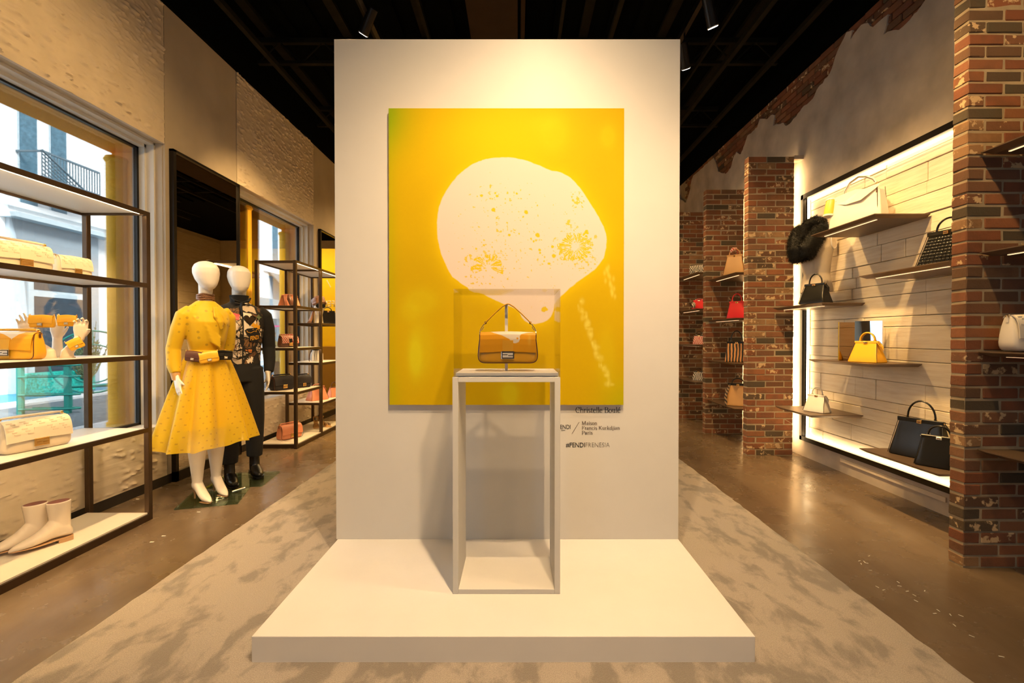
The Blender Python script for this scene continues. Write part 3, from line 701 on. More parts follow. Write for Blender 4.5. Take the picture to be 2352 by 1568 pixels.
def fbm(Pu, Pv, s, seed, o=4): return sum(vnoise(Pu, Pv, s / 2 ** k, seed + k) * 0.5 ** k for k in range(o)) / (2 - 2 ** (1 - o))
NU, NV = 541, 683
U, V = np.meshgrid(np.linspace(892.5, 1432, NU), np.linspace(248.5, 929.5, NV), indexing='ij')
wob = (fbm(U, V, 14, 3) - .5) * 4
D = sdist(U, V, blob) + wob * .6
def lerp(a, b, t_): return a + (b - a) * t_[..., None]
def G(cu, cv, ru, rv): return np.exp(-((U - cu) / ru) ** 2 - ((V - cv) / rv) ** 2)
Ycol = np.array([.74, .50, .0]); Bright = np.array([.84, .60, .0]); Deep = np.array([.54, .36, .0]); Green = np.array([.34, .48, .002]); Cream = np.array([.84, .72, .64])
C = np.tile(Ycol, (NU, NV, 1)).astype(float)
C = lerp(C, Deep, np.clip(fbm(U, V, 260, 9) * 1.2 - .2, 0, 1) * .8 * (1 - G(1160, 300, 160, 110)))
C = lerp(C, Bright, G(1150, 310, 170, 90) * .8)
C = lerp(C, Bright, np.exp(-np.clip(D, 0, 400) / 16) * .8)
C = lerp(C, Green, np.clip(G(880, 255, 60, 90) * .95 + G(1440, 935, 60, 70) * .5 + G(885, 560, 22, 300) * .45 + G(890, 900, 30, 70) * .3, 0, 1))
lem = np.array([.74, .68, .01])
for (cu, cv, ru, rv, a) in [(953, 818, 14, 42, .75), (965, 800, 26, 60, .3), (1170, 905, 18, 26, .7), (965, 690, 34, 26, .3), (940, 715, 20, 20, .25), (1395, 312, 16, 24, .3), (1270, 305, 30, 40, .3), (1245, 285, 30, 15, .2), (1150, 850, 40, 60, .2), (1392, 820, 18, 60, .2)]:
    C = lerp(C, lem, np.clip(G(cu, cv, ru, rv) * 1.8, 0, 1) * a)
rs = np.random.RandomState(4)
for k in range(70):
    t_ = k / 70; cu = 1330 + 75 * t_ ** 1.1 + rs.uniform(-7, 7); cv = 690 + 200 * t_ + rs.uniform(-8, 8)
    C = lerp(C, np.array([.92, .86, .16]), np.clip(G(cu, cv, rs.uniform(1.5, 5), rs.uniform(2, 8)) * 1.5, 0, 1) * rs.uniform(.05, .3))
for k in range(16):
    cu = 1390 + rs.uniform(-6, 14) + k * .8; cv = 612 + k * 4.5
    C = lerp(C, np.array([.92, .86, .14]), G(cu, cv, 3, 6) * .35)
inside = np.clip(.5 - D / 1.4, 0, 1)
Cin = np.tile(Cream, (NU, NV, 1)).astype(float)
Cin = lerp(Cin, np.array([.81, .68, .63]), np.clip(G(1020, 480, 90, 160), 0, 1) * .6)
yl = np.array([.80, .58, .02]); mark = np.zeros_like(U)
def q(p): return C2(p)
for (x, y, r) in [(541, 537, 9), (703, 548, 9), (760, 662, 11), (690, 572, 4), (758, 516, 4), (658, 458, 4), (620, 662, 5), (668, 655, 4), (838, 765, 10), (833, 720, 6), (816, 803, 6), (457, 731, 5), (495, 713, 4), (495, 687, 3), (740, 692, 6), (728, 680, 4), (769, 735, 6), (772, 750, 5), (792, 790, 4), (482, 468, 6), (560, 470, 6), (550, 455, 5), (792, 1028, 14), (800, 1030, 10), (660, 1040, 7)]:
    cu, cv = q((x, y)); mark = np.maximum(mark, ((np.hypot(U - cu, V - cv) + (fbm(U, V, 7, 40) - .5) * 4) < r / 2.147).astype(float))
for (cx_, cy_, rad, a0, a1, npet, seed) in [(515, 822, 86, -25, 205, 9, 5), (948, 716, 100, 0, 360, 17, 6)]:
    cu, cv = q((cx_, cy_)); rr_ = np.hypot(U - cu, V - cv) * 2.147; an = (np.degrees(np.arctan2(cv - V, U - cu)) + 360) % 360
    an2 = np.where(an > 300, an - 360, an) if a0 < 0 else an
    ok = (an2 >= a0) & (an2 <= a1)
    nz = fbm(U, V, 11, seed); nz2 = fbm(U, V, 30, seed + 9); warp = (fbm(U, V, 22, seed + 20) - .5) * 46
    pet = np.abs(np.sin(np.radians((an2 + warp) * npet / 2.0)))
    m_ = ok & (rr_ > rad * .16 + 22 * (1 - pet)) & (rr_ < rad * (.42 + .75 * nz2 * (.5 + .5 * pet))) & (nz * .8 + pet * .35 > .52)
    m_ &= ~((np.abs(np.sin(np.radians((an2 + warp * .6) * npet * 1.1))) < .24) & (rr_ < rad * .8)) & ~(fbm(U, V, 4.5, seed + 5) > .66)
    mark = np.maximum(mark, m_.astype(float))
    th = ok & (rr_ < rad * 1.15) & (rr_ > rad * .45) & (fbm(U, V, 5, seed + 3) > .67); mark = np.maximum(mark, th * .8)
for (cx_, cy_, ru, rv, th) in [(540, 465, 90, 50, .70), (600, 640, 70, 50, .69), (950, 500, 30, 45, .62), (418, 775, 16, 16, .5), (920, 595, 20, 14, .55), (740, 690, 50, 60, .71), (790, 790, 50, 30, .70), (470, 860, 60, 50, .68), (560, 870, 50, 50, .69), (560, 540, 120, 140, .735), (620, 720, 260, 240, .765), (1000, 800, 40, 40, .66)]:
    cu, cv = q((cx_, cy_)); g = np.exp(-((U - cu) / (ru / 2.147)) ** 2 - ((V - cv) / (rv / 2.147)) ** 2)
    mark = np.maximum(mark, (fbm(U, V, 5.0, 77) - (1 - g) * .12 > th - .04).astype(float) * (g > .15) * .9)
Cin = lerp(Cin, yl, mark); C = lerp(C, Cin[...], inside) if False else C * (1 - inside[..., None]) + Cin * inside[..., None]
def print_attr(me, cols):
    a = me.color_attributes.new('print', 'FLOAT_COLOR', 'POINT'); n = len(me.vertices)
    arr = np.ones((n, 4)); k = len(cols); arr[:k, :3] = cols; a.data.foreach_set('color', arr.ravel().astype(np.float32))
xs = A.x + (B.x - A.x) * (U - 892.5) / (1432 - 892.5); zs_ = A.z + (B.z - A.z) * (V - 248.5) / (929.5 - 248.5)
vs = np.stack([xs, np.full_like(xs, YP), zs_], -1).reshape(-1, 3); idx = np.arange(NU * NV).reshape(NU, NV)
fs = np.stack([idx[:-1, :-1], idx[:-1, 1:], idx[1:, 1:], idx[1:, :-1]], -1).reshape(-1, 4)
me = bpy.data.meshes.new('canvas'); me.vertices.add(len(vs)); me.vertices.foreach_set('co', vs.ravel()); me.loops.add(fs.size); me.loops.foreach_set('vertex_index', fs.ravel())
me.polygons.add(len(fs)); me.polygons.foreach_set('loop_start', np.arange(0, fs.size, 4)); me.update(calc_edges=True)
print_attr(me, C.reshape(-1, 3)); link_mesh(me, 'canvas', 'printed_canvas', e, o_)

# ---- lettering
def text_mesh(s, offset=0.0, space=1.0):
    cu = bpy.data.curves.new('t', 'FONT'); cu.body = s; cu.size = 1; cu.offset = offset; cu.space_character = space; cu.extrude = 0.0; cu.resolution_u = 4
    o = bpy.data.objects.new('t', cu); COL.objects.link(o); dg = bpy.context.evaluated_depsgraph_get()
    me = bpy.data.meshes.new_from_object(o.evaluated_get(dg), depsgraph=dg); bpy.data.objects.remove(o)
    co = np.array([v.co[:] for v in me.vertices]); return me, co
def place_text(me, co, x0, x1, z0, h, y, name, mat, label=None, parent=None, cap=None, thick=.0008, flip=False):
    lo, hi = co.min(0), co.max(0); capz = cap if cap else hi[1]; sx = (x1 - x0) / (hi[0] - lo[0]); sz = h / capz
    for v in me.vertices: v.co = Vector((x0 + (v.co.x - lo[0]) * sx, y, z0 + v.co.y * sz))
    me.update(); o = link_mesh(me, name, mat, parent)
    s = o.modifiers.new('s', 'SOLIDIFY'); s.thickness = thick; s.offset = 0
    return o
def px2w(px, py, y): p = W(px, py, Y=y); return p.x, p.z
YT = YW - .0012
me, co = text_mesh('FENDI', .004); x0, z0 = px2w(1281.5, 984.7, YT); x1, _ = px2w(1310.6, 984.7, YT); _, z1 = px2w(1300, 975.2, YT)
tag(place_text(me, co, x0, x1, z0, z1 - z0, YT, 'wall_lettering', 'ink_black'), 'short bold capital word beside the slash, partly behind the pedestal', 'lettering')
me, co = text_mesh('ROMA', .0); x0, z0 = px2w(1289.5, 989.3, YT); x1, _ = px2w(1298.3, 989, YT); _, z1 = px2w(1290, 987, YT)
tag(place_text(me, co, x0, x1, z0, z1 - z0, YT, 'wall_lettering', 'ink_black'), 'tiny capital word under the bold capital word', 'lettering')
me, co = text_mesh('#FENDI', .006); x0, z0 = px2w(1299.7, 1026.7, YT); x1, _ = px2w(1343.2, 1026, YT); _, z1 = px2w(1300, 1016.2, YT)
e = empty('wall_lettering', 'hashtag line in bold and thin capitals low on the white wall', 'lettering', (x0, YT, z0)); o_ = Vector((-x0, -YT, -z0))
place_text(me, co, x0, x1, z0, z1 - z0, YT, 'bold_letters', 'ink_black', parent=e).location = o_
me, co = text_mesh('FRENESIA', -.022); x0, z0 = px2w(1345.2, 1026.7, YT); x1, _ = px2w(1400.3, 1026, YT); _, z1 = px2w(1300, 1016.2, YT)
place_text(me, co, x0, x1, z0, z1 - z0, YT, 'thin_letters', 'ink_brown', parent=e).location = o_
a = W(1313.5, 996, Y=YT); b = W(1330.3, 969, Y=YT)
tag(MB().tube([a, b], .0011, 4).build('slash_mark', 'ink_brown'), 'thin slanted stroke between the two printed names on the white wall', 'lettering')
# serif letters made of broad-pen strokes
def A_(cx, cy, rx, ry, a0, a1, n=12): return [(cx + rx * math.cos(R(a0 + (a1 - a0) * i / n)), cy + ry * math.sin(R(a0 + (a1 - a0) * i / n))) for i in range(n + 1)]
def ser(x, y, w_=.07): return [(x - w_, y), (x + w_, y)]
GL = {
 'C': (.66, [A_(.34, .35, .27, .36, 48, 312), [(.54, .50), (.54, .70)]]),
 'M': (.86, [[(.14, 0), (.14, .7)], [(.14, .7), (.40, .02)], [(.40, .02), (.66, .7)], [(.70, 0), (.70, .7)], ser(.14, 0), ser(.12, .7, .06), ser(.70, 0), ser(.72, .7, .06)]),
 'F': (.56, [[(.14, 0), (.14, .7)], [(.14, .695), (.50, .695)], [(.50, .70), (.50, .58)], [(.14, .37), (.38, .37)], [(.38, .44), (.38, .30)], ser(.14, 0, .09)]),
 'K': (.68, [[(.14, 0), (.14, .7)], [(.14, .28), (.54, .70)], [(.26, .40), (.56, 0)], ser(.14, 0), ser(.14, .7), ser(.54, .7), ser(.58, 0)]),
 'B': (.60, [[(.14, 0), (.14, .7)], [(.14, .695), (.30, .695)] + A_(.30, .53, .19, .165, 90, -90) + [(.14, .365)], [(.30, .365)] + A_(.32, .185, .22, .18, 90, -90) + [(.14, .005)], ser(.12, 0, .06), ser(.12, .7, .06)]),
 'P': (.56, [[(.14, 0), (.14, .7)], [(.14, .695), (.30, .695)] + A_(.30, .51, .21, .185, 90, -90) + [(.14, .325)], ser(.14, 0, .09), ser(.12, .7, .06)]),
 'h': (.52, [[(.12, 0), (.12, .72)], A_(.26, .29, .14, .16, 180, 0) + [(.40, 0)], ser(.12, 0), ser(.40, 0), [(.04, .72), (.12, .72)]]),
 'n': (.52, [[(.12, 0), (.12, .45)], A_(.26, .29, .14, .16, 180, 0) + [(.40, 0)], ser(.12, 0), ser(.40, 0), [(.04, .45), (.12, .45)]]),
 'r': (.36, [[(.12, 0), (.12, .45)], A_(.24, .32, .11, .12, 180, 70), [(.26, .42), (.31, .40)], ser(.12, 0), [(.04, .45), (.12, .45)]]),
 'i': (.24, [[(.12, 0), (.12, .45)], ser(.12, 0), [(.04, .45), (.12, .45)], [(.12, .58), (.12, .66)]]),
 'j': (.24, [[(.12, -.12), (.12, .45)], A_(.03, -.12, .09, .09, 0, -90), [(.04, .45), (.12, .45)], [(.12, .58), (.12, .66)]]),
 'l': (.24, [[(.12, 0), (.12, .72)], ser(.12, 0), [(.04, .72), (.12, .72)]]),
 'd': (.52, [[(.39, 0), (.39, .72)], A_(.24, .22, .17, .225, 40, 320), [(.31, .72), (.39, .72)], [(.39, 0), (.47, 0)]]),
 'k': (.50, [[(.12, 0), (.12, .72)], [(.12, .18), (.38, .44)], [(.22, .28), (.42, 0)], ser(.12, 0), ser(.42, 0, .05), ser(.38, .45, .05), [(.04, .72), (.12, .72)]]),
 's': (.38, [A_(.19, .34, .12, .11, 40, 200) + [(.12, .27), (.26, .18)] + A_(.19, .11, .12, .11, 20, -150)]),
 't': (.30, [[(.13, .58), (.13, .08)], A_(.20, .08, .07, .08, 180, 300), [(.04, .44), (.26, .44)]]),
 'e': (.44, [A_(.22, .22, .17, .23, 20, 320), [(.06, .26), (.38, .26)]]),
 'é': (.44, [A_(.22, .22, .17, .23, 20, 320), [(.06, .26), (.38, .26)], [(.20, .52), (.32, .68)]]),
 'c': (.42, [A_(.22, .22, .16, .23, 45, 315), [(.33, .36), (.33, .40)]]),
 'o': (.48, [A_(.24, .22, .18, .23, 0, 360, 20)]),
 'a': (.44, [[(.32, .04), (.32, .32)], A_(.21, .33, .11, .12, 0, 160), [(.32, .27)] + A_(.18, .13, .12, .12, 80, 290) + [(.32, .07)], [(.32, .0), (.40, .02)]]),
 'u': (.52, [[(.12, .45), (.12, .14)] + A_(.25, .14, .13, .14, 180, 330), [(.39, 0), (.39, .45)], [(.04, .45), (.12, .45)], [(.31, .45), (.39, .45)], [(.39, 0), (.47, 0)]]),
 ' ': (.24, [])}
def serif(s, x0, x1, z0, cap, y, name, mat, thick=.095, thin=.03, parent=None):
    adv = sum(GL[ch][0] for ch in s) - .08; sx = (x1 - x0) / adv; sz = cap / .70; m = MB(); x = 0
    for ch in s:
        for st in GL[ch][1]:
            for (a, b) in zip(st[:-1], st[1:]):
                dx, dy = b[0] - a[0], b[1] - a[1]; L = math.hypot(dx, dy) or 1e-6
                wd = (thin + (thick - thin) * abs(dy / L) ** 1.5) / 2; nx, ny = -dy / L * wd, dx / L * wd; ex, ey = dx / L * .008, dy / L * .008
                P4 = [(a[0] - ex + nx, a[1] - ey + ny), (b[0] + ex + nx, b[1] + ey + ny), (b[0] + ex - nx, b[1] + ey - ny), (a[0] - ex - nx, a[1] - ey - ny)]
                m.add([(x0 + (x + p[0]) * sx, y, z0 + p[1] * sz) for p in P4] + [(x0 + (x + p[0]) * sx, y - .0007, z0 + p[1] * sz) for p in P4], [(0, 1, 2, 3), (7, 6, 5, 4), (0, 4, 5, 1), (1, 5, 6, 2), (2, 6, 7, 3), (3, 7, 4, 0)])
        x += GL[ch][0]
    return m.build(name, mat, parent)
def serif_px(s, pa, pb, base, capt, mat, label):
    x0, z0 = px2w(pa, base, YT); x1, _ = px2w(pb, base, YT); _, z1 = px2w(pa, capt, YT)
    return tag(serif(s, x0, x1, z0, z1 - z0, YT, 'wall_lettering', mat), label, 'lettering')
serif_px('Christelle Boulé', 1321.5, 1424, 947.2, 935.0, 'ink_black', 'black serif name printed just under the painting')
serif_px('Maison', 1336, 1371, 975.3, 967.0, 'ink_brown', 'short serif word, topmost of the three small lines right of the slash')
serif_px('Francis Kurkdjian', 1336, 1423, 986.2, 978.2, 'ink_brown', 'long serif line between the two short serif words')
serif_px('Paris', 1336, 1360.5, 997.2, 989.2, 'ink_brown', 'short serif word, lowest of the three small lines right of the slash')
# lettering of the rear yellow wall
YB = 10.398; ev = bpy.data.objects['yellow_display_wall']
def rear(px, py):
    p = W(px, py, Y=YB); return -6.12 - p.x, p.z
me, co = text_mesh('FENDI', .01); xr, z0 = rear(769, 704); xe, z1 = rear(742, 690)
place_text(me, co, xr, xr + (xe - xr) * 5 / 3.0, z0, z1 - z0, YB, 'white_lettering', 'ink_white', parent=ev).location = (1.2, -10.4, 0)
a, az = rear(751, 643); b, bz = rear(760, 660)
MB().tube([(b, YB, bz), (a, YB, az)], .012, 4).build('white_slash', 'ink_white', ev).location = (1.2, -10.4, 0)

# ---- pedestal (open box frame)
YQ = W(1162, 1364, Z=HP).y; QL = W(1040, 1364, Y=YQ).x; QR = W(1286.5, 1364, Y=YQ).x; QT = W(1162, 866, Y=YQ).z
r_ = .872; YQ2 = YQ / r_; tk = .026; tv = .0225
e = empty('pedestal', 'white open box-frame pedestal carrying the acrylic case', 'pedestal', ((QL + QR) / 2, (YQ + YQ2) / 2, HP)); o_ = -Vector(e.location)
MB().box((QL, YQ, HP), (QL + tk, YQ2, QT), ch=.001).build('side_panel', 'white_paint', e, o_)
MB().box((QR - tk, YQ, HP), (QR, YQ2, QT), ch=.001).build('side_panel', 'white_paint', e, o_)
MB().box((QL + tk, YQ + .0005, QT - tv), (QR - tk, YQ2, QT), ch=.001).build('top_panel', 'white_paint', e, o_)
MB().box((QL + tk, YQ + .0005, HP), (QR - tk, YQ2, HP + tv), ch=.001).build('bottom_panel', 'white_paint', e, o_)
# acrylic case
ax0, ax1 = W(1042, 800, Y=YQ + .004).x, W(1287, 800, Y=YQ + .004).x; az1 = W(1160, 663, Y=YQ + .004).z; az0 = QT + .001; ay0, ay1 = YQ + .004, YQ2 - .004; g = .005
e = empty('acrylic_case', 'clear acrylic display case over the yellow handbag', 'display case', ((ax0 + ax1) / 2, (ay0 + ay1) / 2, az0)); o_ = -Vector(e.location)
MB().box((ax0, ay0, az0), (ax1, ay0 + g, az1)).build('acrylic_pane', 'acrylic', e, o_)
MB().box((ax0, ay1 - g, az0), (ax1, ay1, az1)).build('acrylic_pane', 'acrylic', e, o_)
MB().box((ax0, ay0 + g, az0), (ax0 + g, ay1 - g, az1)).build('acrylic_pane', 'acrylic', e, o_)
MB().box((ax1 - g, ay0 + g, az0), (ax1, ay1 - g, az1)).build('acrylic_pane', 'acrylic', e, o_)
MB().box((ax0 + g, ay0 + g, az1 - g), (ax1 - g, ay1 - g, az1)).build('acrylic_pane', 'acrylic', e, o_)
pz = W(1160, 856, Y=ay0 + .01).z
MB().box((ax0 + .008, ay0 + .008, az0 + .004), (ax1 - .008, ay1 - .008, pz), ch=.001).build('base_plate', 'white_platform', e, o_)
MB().box((ax0 + .02, ay0 + .02, az0), (ax1 - .02, ay1 - .02, az0 + .0038)).build('plate_foot', 'white_platform', e, o_)
YS = (ay0 + ay1) / 2
bx = W(1163, 800, Y=YS).x; zap = W(1163, 698, Y=YS).z
e = empty('bag_stand', 'thin white rod stand holding up the yellow handbag inside the case', 'stand', (bx, YS, pz)); o_ = -Vector(e.location)
MB().box((bx - .007, YS - .003, pz), (bx + .007, YS + .003, zap - .006), ch=.0008).build('rod', 'white_platform', e, o_)
MB().box((bx - .007, YS - .02, zap - .006), (bx + .007, YS + .02, zap), ch=.0008).build('top_hook', 'white_platform', e, o_)
# ------------------------------------------------------------------ bag builders
def buckle(m_dark, e, x, y, z, w_, h, metal='silver', plate='leather_white'):
    MB().box((x - w_ / 2, y - .004, z - h / 2), (x + w_ / 2, y, z + h / 2), ch=.0012).build('buckle', metal, e)
    b = bpy.context.scene.objects
    o = e.children[-1]
    MB().box((x - w_ * .44, y - .0052, z - h * .38), (x + w_ * .44, y - .0041, z + h * .38)).build('buckle_inlay', 'gold_brown' if plate == 'gold' else 'ink_black', o)
    m = MB(); t_ = h * .10
    pw, ph = w_ * .40, h * .30
    # double F : light plate cut by two dark slits
    yy0, yy1 = y - .0062, y - .0053
    m.box((x - pw, yy0, z - ph), (x - pw * .92 + 0, yy1, z - ph * .05)) if False else None
    m.box((x - pw, yy0, z + ph * .35), (x + pw, yy1, z + ph))
    m.box((x - pw * .05, yy0, z - ph * .02), (x + pw, yy1, z + ph * .35)).box((x - pw, yy0, z - ph * .35), (x + pw * .08, yy1, z + ph * .02))
    m.box((x - pw, yy0, z - ph), (x + pw, yy1, z - ph * .35))
    m.build('buckle_letters', plate, o)
    return o
def emboss(e, w_, h, d, mat, rows=2, cols=5, prof=None):
    m = MB()
    for r in range(rows):
        for c in range(cols):
            cx = (c - (cols - 1) / 2) * w_ * .88 / cols; t0 = .20 + r * .36
            if rows > 1 and r == 1 and abs(cx) < w_ * .09: continue
            for (dx, dt, bw) in ((-.012, 0, .022), (.0, .10, .018), (.010, .20, .024)):
                y, z = prof(t0 + dt); s_ = w_ / .30
                m.box((cx + dx * s_ - bw / 2 * s_, y - .0035, z - .0030 * s_), (cx + dx * s_ + bw / 2 * s_, y + .001, z + .0030 * s_))
    o = m.build('embossing', mat, e); o['kind'] = 'stuff'; return o
def baguette(label, loc, rz, w_=.28, h=.145, d=.065, mat='leather_yellow', flap=None, side=None, edge=None, metal='gold', emb=False, handle=None, group=None, plate='leather_cream', cat='handbag', name='handbag', pr=None, tilt=None):
    e = empty(name, label, cat, loc, rz, group); flap = flap or mat
    rings = []
    for (z, a, b) in ((0, .84, .80), (.025, .90, .93), (.07, .95, .99), (.14, .985, 1.0), (.25, 1.0, 1.0), (.45, .985, .94), (.70, .955, .80), (.90, .93, .58), (.97, .92, .50), (1.0, .89, .44)):
        rings.append(rrect(0, 0, z * h, w_ * a, d * b, 32, .35))
    MB().loft(rings).build('bag_body', side or mat, e, smooth=50)
    # flap : strip over the top and down the front
    P_ = [(d * .22, h * .94), (d * .16, h * 1.0), (0, h * 1.025), (-d * .20, h * 1.01), (-d * .36, h * .93), (-d * .46, h * .78), (-d * .515, h * .60), (-d * .54, h * .36)]
    def prof(t_):
        k = 3 + t_ * 4; i = min(int(k), 6); f_ = k - i; return (P_[i][0] * (1 - f_) + P_[i + 1][0] * f_, P_[i][1] * (1 - f_) + P_[i + 1][1] * f_)
    NX = 180 if pr else 12; NP = 16 if pr else 1
    pts = []
    for i in range(len(P_) - 1):
        for k in range(NP): f_ = k / NP; pts.append((P_[i][0] * (1 - f_) + P_[i + 1][0] * f_, P_[i][1] * (1 - f_) + P_[i + 1][1] * f_))
    pts.append(P_[-1]); m = MB(); th = .003; cols_ = []
    for k, (y, z) in enumerate(pts):
        for j in range(NX + 1):
            u = j / NX; x = (u - .5) * w_ * (.925 + .01 * k / len(pts)); sag = .002 * math.cos((u - .5) * 6)
            m.v.append((x, y - .0015, z + sag)); cols_.append((u, k / (len(pts) - 1)))
    n1 = len(m.v)
    for k, (y, z) in enumerate(pts):
        for j in range(NX + 1):
            v = m.v[k * (NX + 1) + j]; m.v.append((v[0], v[1] + th, v[2] - th * .6)); cols_.append(cols_[k * (NX + 1) + j])
    q_ = NX + 1; K = len(pts)
    for k in range(K - 1):
        for j in range(NX):
            a = k * q_ + j; m.f.append((a, a + 1, a + q_ + 1, a + q_)); m.f.append((n1 + a, n1 + a + q_, n1 + a + q_ + 1, n1 + a + 1))
    for j in range(NX):
        m.f.append((j, n1 + j, n1 + j + 1, j + 1)); a = (K - 1) * q_ + j; m.f.append((a, a + 1, n1 + a + 1, n1 + a))
    for k in range(K - 1):
        a = k * q_; m.f.append((a, a + q_, n1 + a + q_, n1 + a)); a += NX; m.f.append((a, n1 + a, n1 + a + q_, a + q_))
    if pr:
        me = bpy.data.meshes.new('flap'); me.from_pydata(m.v, [], m.f); fix(me)
        print_attr(me, np.array([pr(u, v) for u, v in cols_])); fo = link_mesh(me, 'flap', 'printed_leather', e, smooth=50)
    else: fo = m.build('flap', flap, e, smooth=50)
    if emb: emboss(e, w_, h, d, flap, prof=prof)
    # tab, buckle
    yt, zt_ = prof(.55); yb, zb = prof(.98); tw = w_ * .09
    MB().add([(-tw, yt - .004, zt_), (tw, yt - .004, zt_), (tw, yb - .005, zb - .012), (-tw, yb - .005, zb - .012), (-tw, yt, zt_), (tw, yt, zt_), (tw, yb, zb - .012), (-tw, yb, zb - .012)],
             [(0, 1, 2, 3), (7, 6, 5, 4), (0, 4, 5, 1), (1, 5, 6, 2), (2, 6, 7, 3), (3, 7, 4, 0)]).build('tab', mat, e)
    buckle(None, e, 0, yb - .003, zb - h * .12, w_ * .215, h * .255, metal, plate)
    MB().box((-tw * .95, -d * .52 - .001, h * .055), (tw * .95, -d * .48, h * .15), ch=.001).build('lower_tab', mat, e)
    if edge:
        lf = [(-.462, .30, .94), (-.478, .40, .70), (-.492, .45, .45), (-.499, .47, .25), (-.492, .47, .14), (-.475, .46, .075), (-.448, .45, .03), (-.41, .45, .006), (-.36, .46, 0)]
        pts = [(w_ * a, -d * b, h * c) for a, b, c in lf] + [(0, -d * .47, .0)] + [(-w_ * a, -d * b, h * c) for a, b, c in reversed(lf)]
        sm = []
        for i in range(len(pts) - 1):
            for k in range(4): sm.append(Vector(pts[i]).lerp(Vector(pts[i + 1]), k / 4))
        sm.append(Vector(pts[-1])); MB().tube(sm, .0022, 6).build('piping', edge if edge.startswith('leather') else 'leather_edge', e, smooth=True)
    for s_ in (-1, 1):   # side tab and ring
        x = s_ * w_ * .475
        ring = [(x, .008 * math.cos(a), h * .97 + .008 * math.sin(a)) for a in np.linspace(0, 2 * PI, 13)[:-1]]
        MB().tube(ring, .0018, 6, closed=True).build('ring', metal, e, smooth=True)
        MB().box((x - .003, -.006, h * .80), (x + .003, .006, h * .95), ch=.001).build('ring_tab', edge or mat, e)
    if handle == 'up':
        hz = h * 1.92
        for s_ in (-1, 1):
            hk = [(s_ * w_ * .475, 0, h * 1.0), (s_ * w_ * .47, 0, h * 1.07), (s_ * w_ * .445, 0, h * 1.17), (s_ * w_ * .425, 0, h * 1.22), (s_ * w_ * .41, 0, h * 1.17), (s_ * w_ * .45, 0, h * 1.06)]
            MB().tube(hk, .0022, 6).build('snap_hook', metal, e, smooth=True)
            MB().sphere((s_ * w_ * .38, 0, h * 1.32), (.006, .006, .007), 10, 6).build('strap_stud', 'leather_edge', e, smooth=True)
            MB().tube([(s_ * w_ * .425, 0, h * 1.22), (s_ * w_ * .38, 0, h * 1.33)], .0025, 6).build('swivel', metal, e)
        pts = [Vector(p) for p in ((-w_ * .40, 0, h * 1.28), (-w_ * .34, 0, h * 1.41), (-w_ * .22, 0, h * 1.64), (-w_ * .10, 0, h * 1.85), (-w_ * .03, 0, h * 1.93), (0, 0, h * 1.945), (w_ * .03, 0, h * 1.93), (w_ * .10, 0, h * 1.85), (w_ * .22, 0, h * 1.64), (w_ * .34, 0, h * 1.41), (w_ * .40, 0, h * 1.28))]
        m = MB(); rings = []
        for i, p in enumerate(pts):
            t_ = (pts[min(i + 1, 10)] - pts[max(i - 1, 0)]).normalized(); nn = Vector((-t_.z, 0, t_.x)) * .0022
            rings.append([p + nn + Vector((0, -.011, 0)), p + nn + Vector((0, .011, 0)), p - nn + Vector((0, .011, 0)), p - nn + Vector((0, -.011, 0))])
        m.loft(rings).build('handle_strap', 'leather_brown', e, smooth=30)
        MB().tube([p + Vector((0, -.0115, 0)) for p in pts], .0022, 5).build('strap_edge', mat, e)
    elif handle == 'flat':
        pts = [(-w_ * .47, .004, h * 1.0), (-w_ * .42, .004, h * 1.09), (-w_ * .30, .006, h * 1.10), (0, .008, h * 1.10), (w_ * .30, .006, h * 1.10), (w_ * .42, .004, h * 1.09), (w_ * .47, .004, h * 1.0)]
        MB().tube(pts, [.003, .006, .0075, .0075, .0075, .006, .003], 8).build('handle_strap', flap, e, smooth=True)
        for s_ in (-1, 1): MB().sphere((s_ * w_ * .43, .004, h * 1.075), .009, 10, 7).build('clasp', metal, e, smooth=True)
    return e
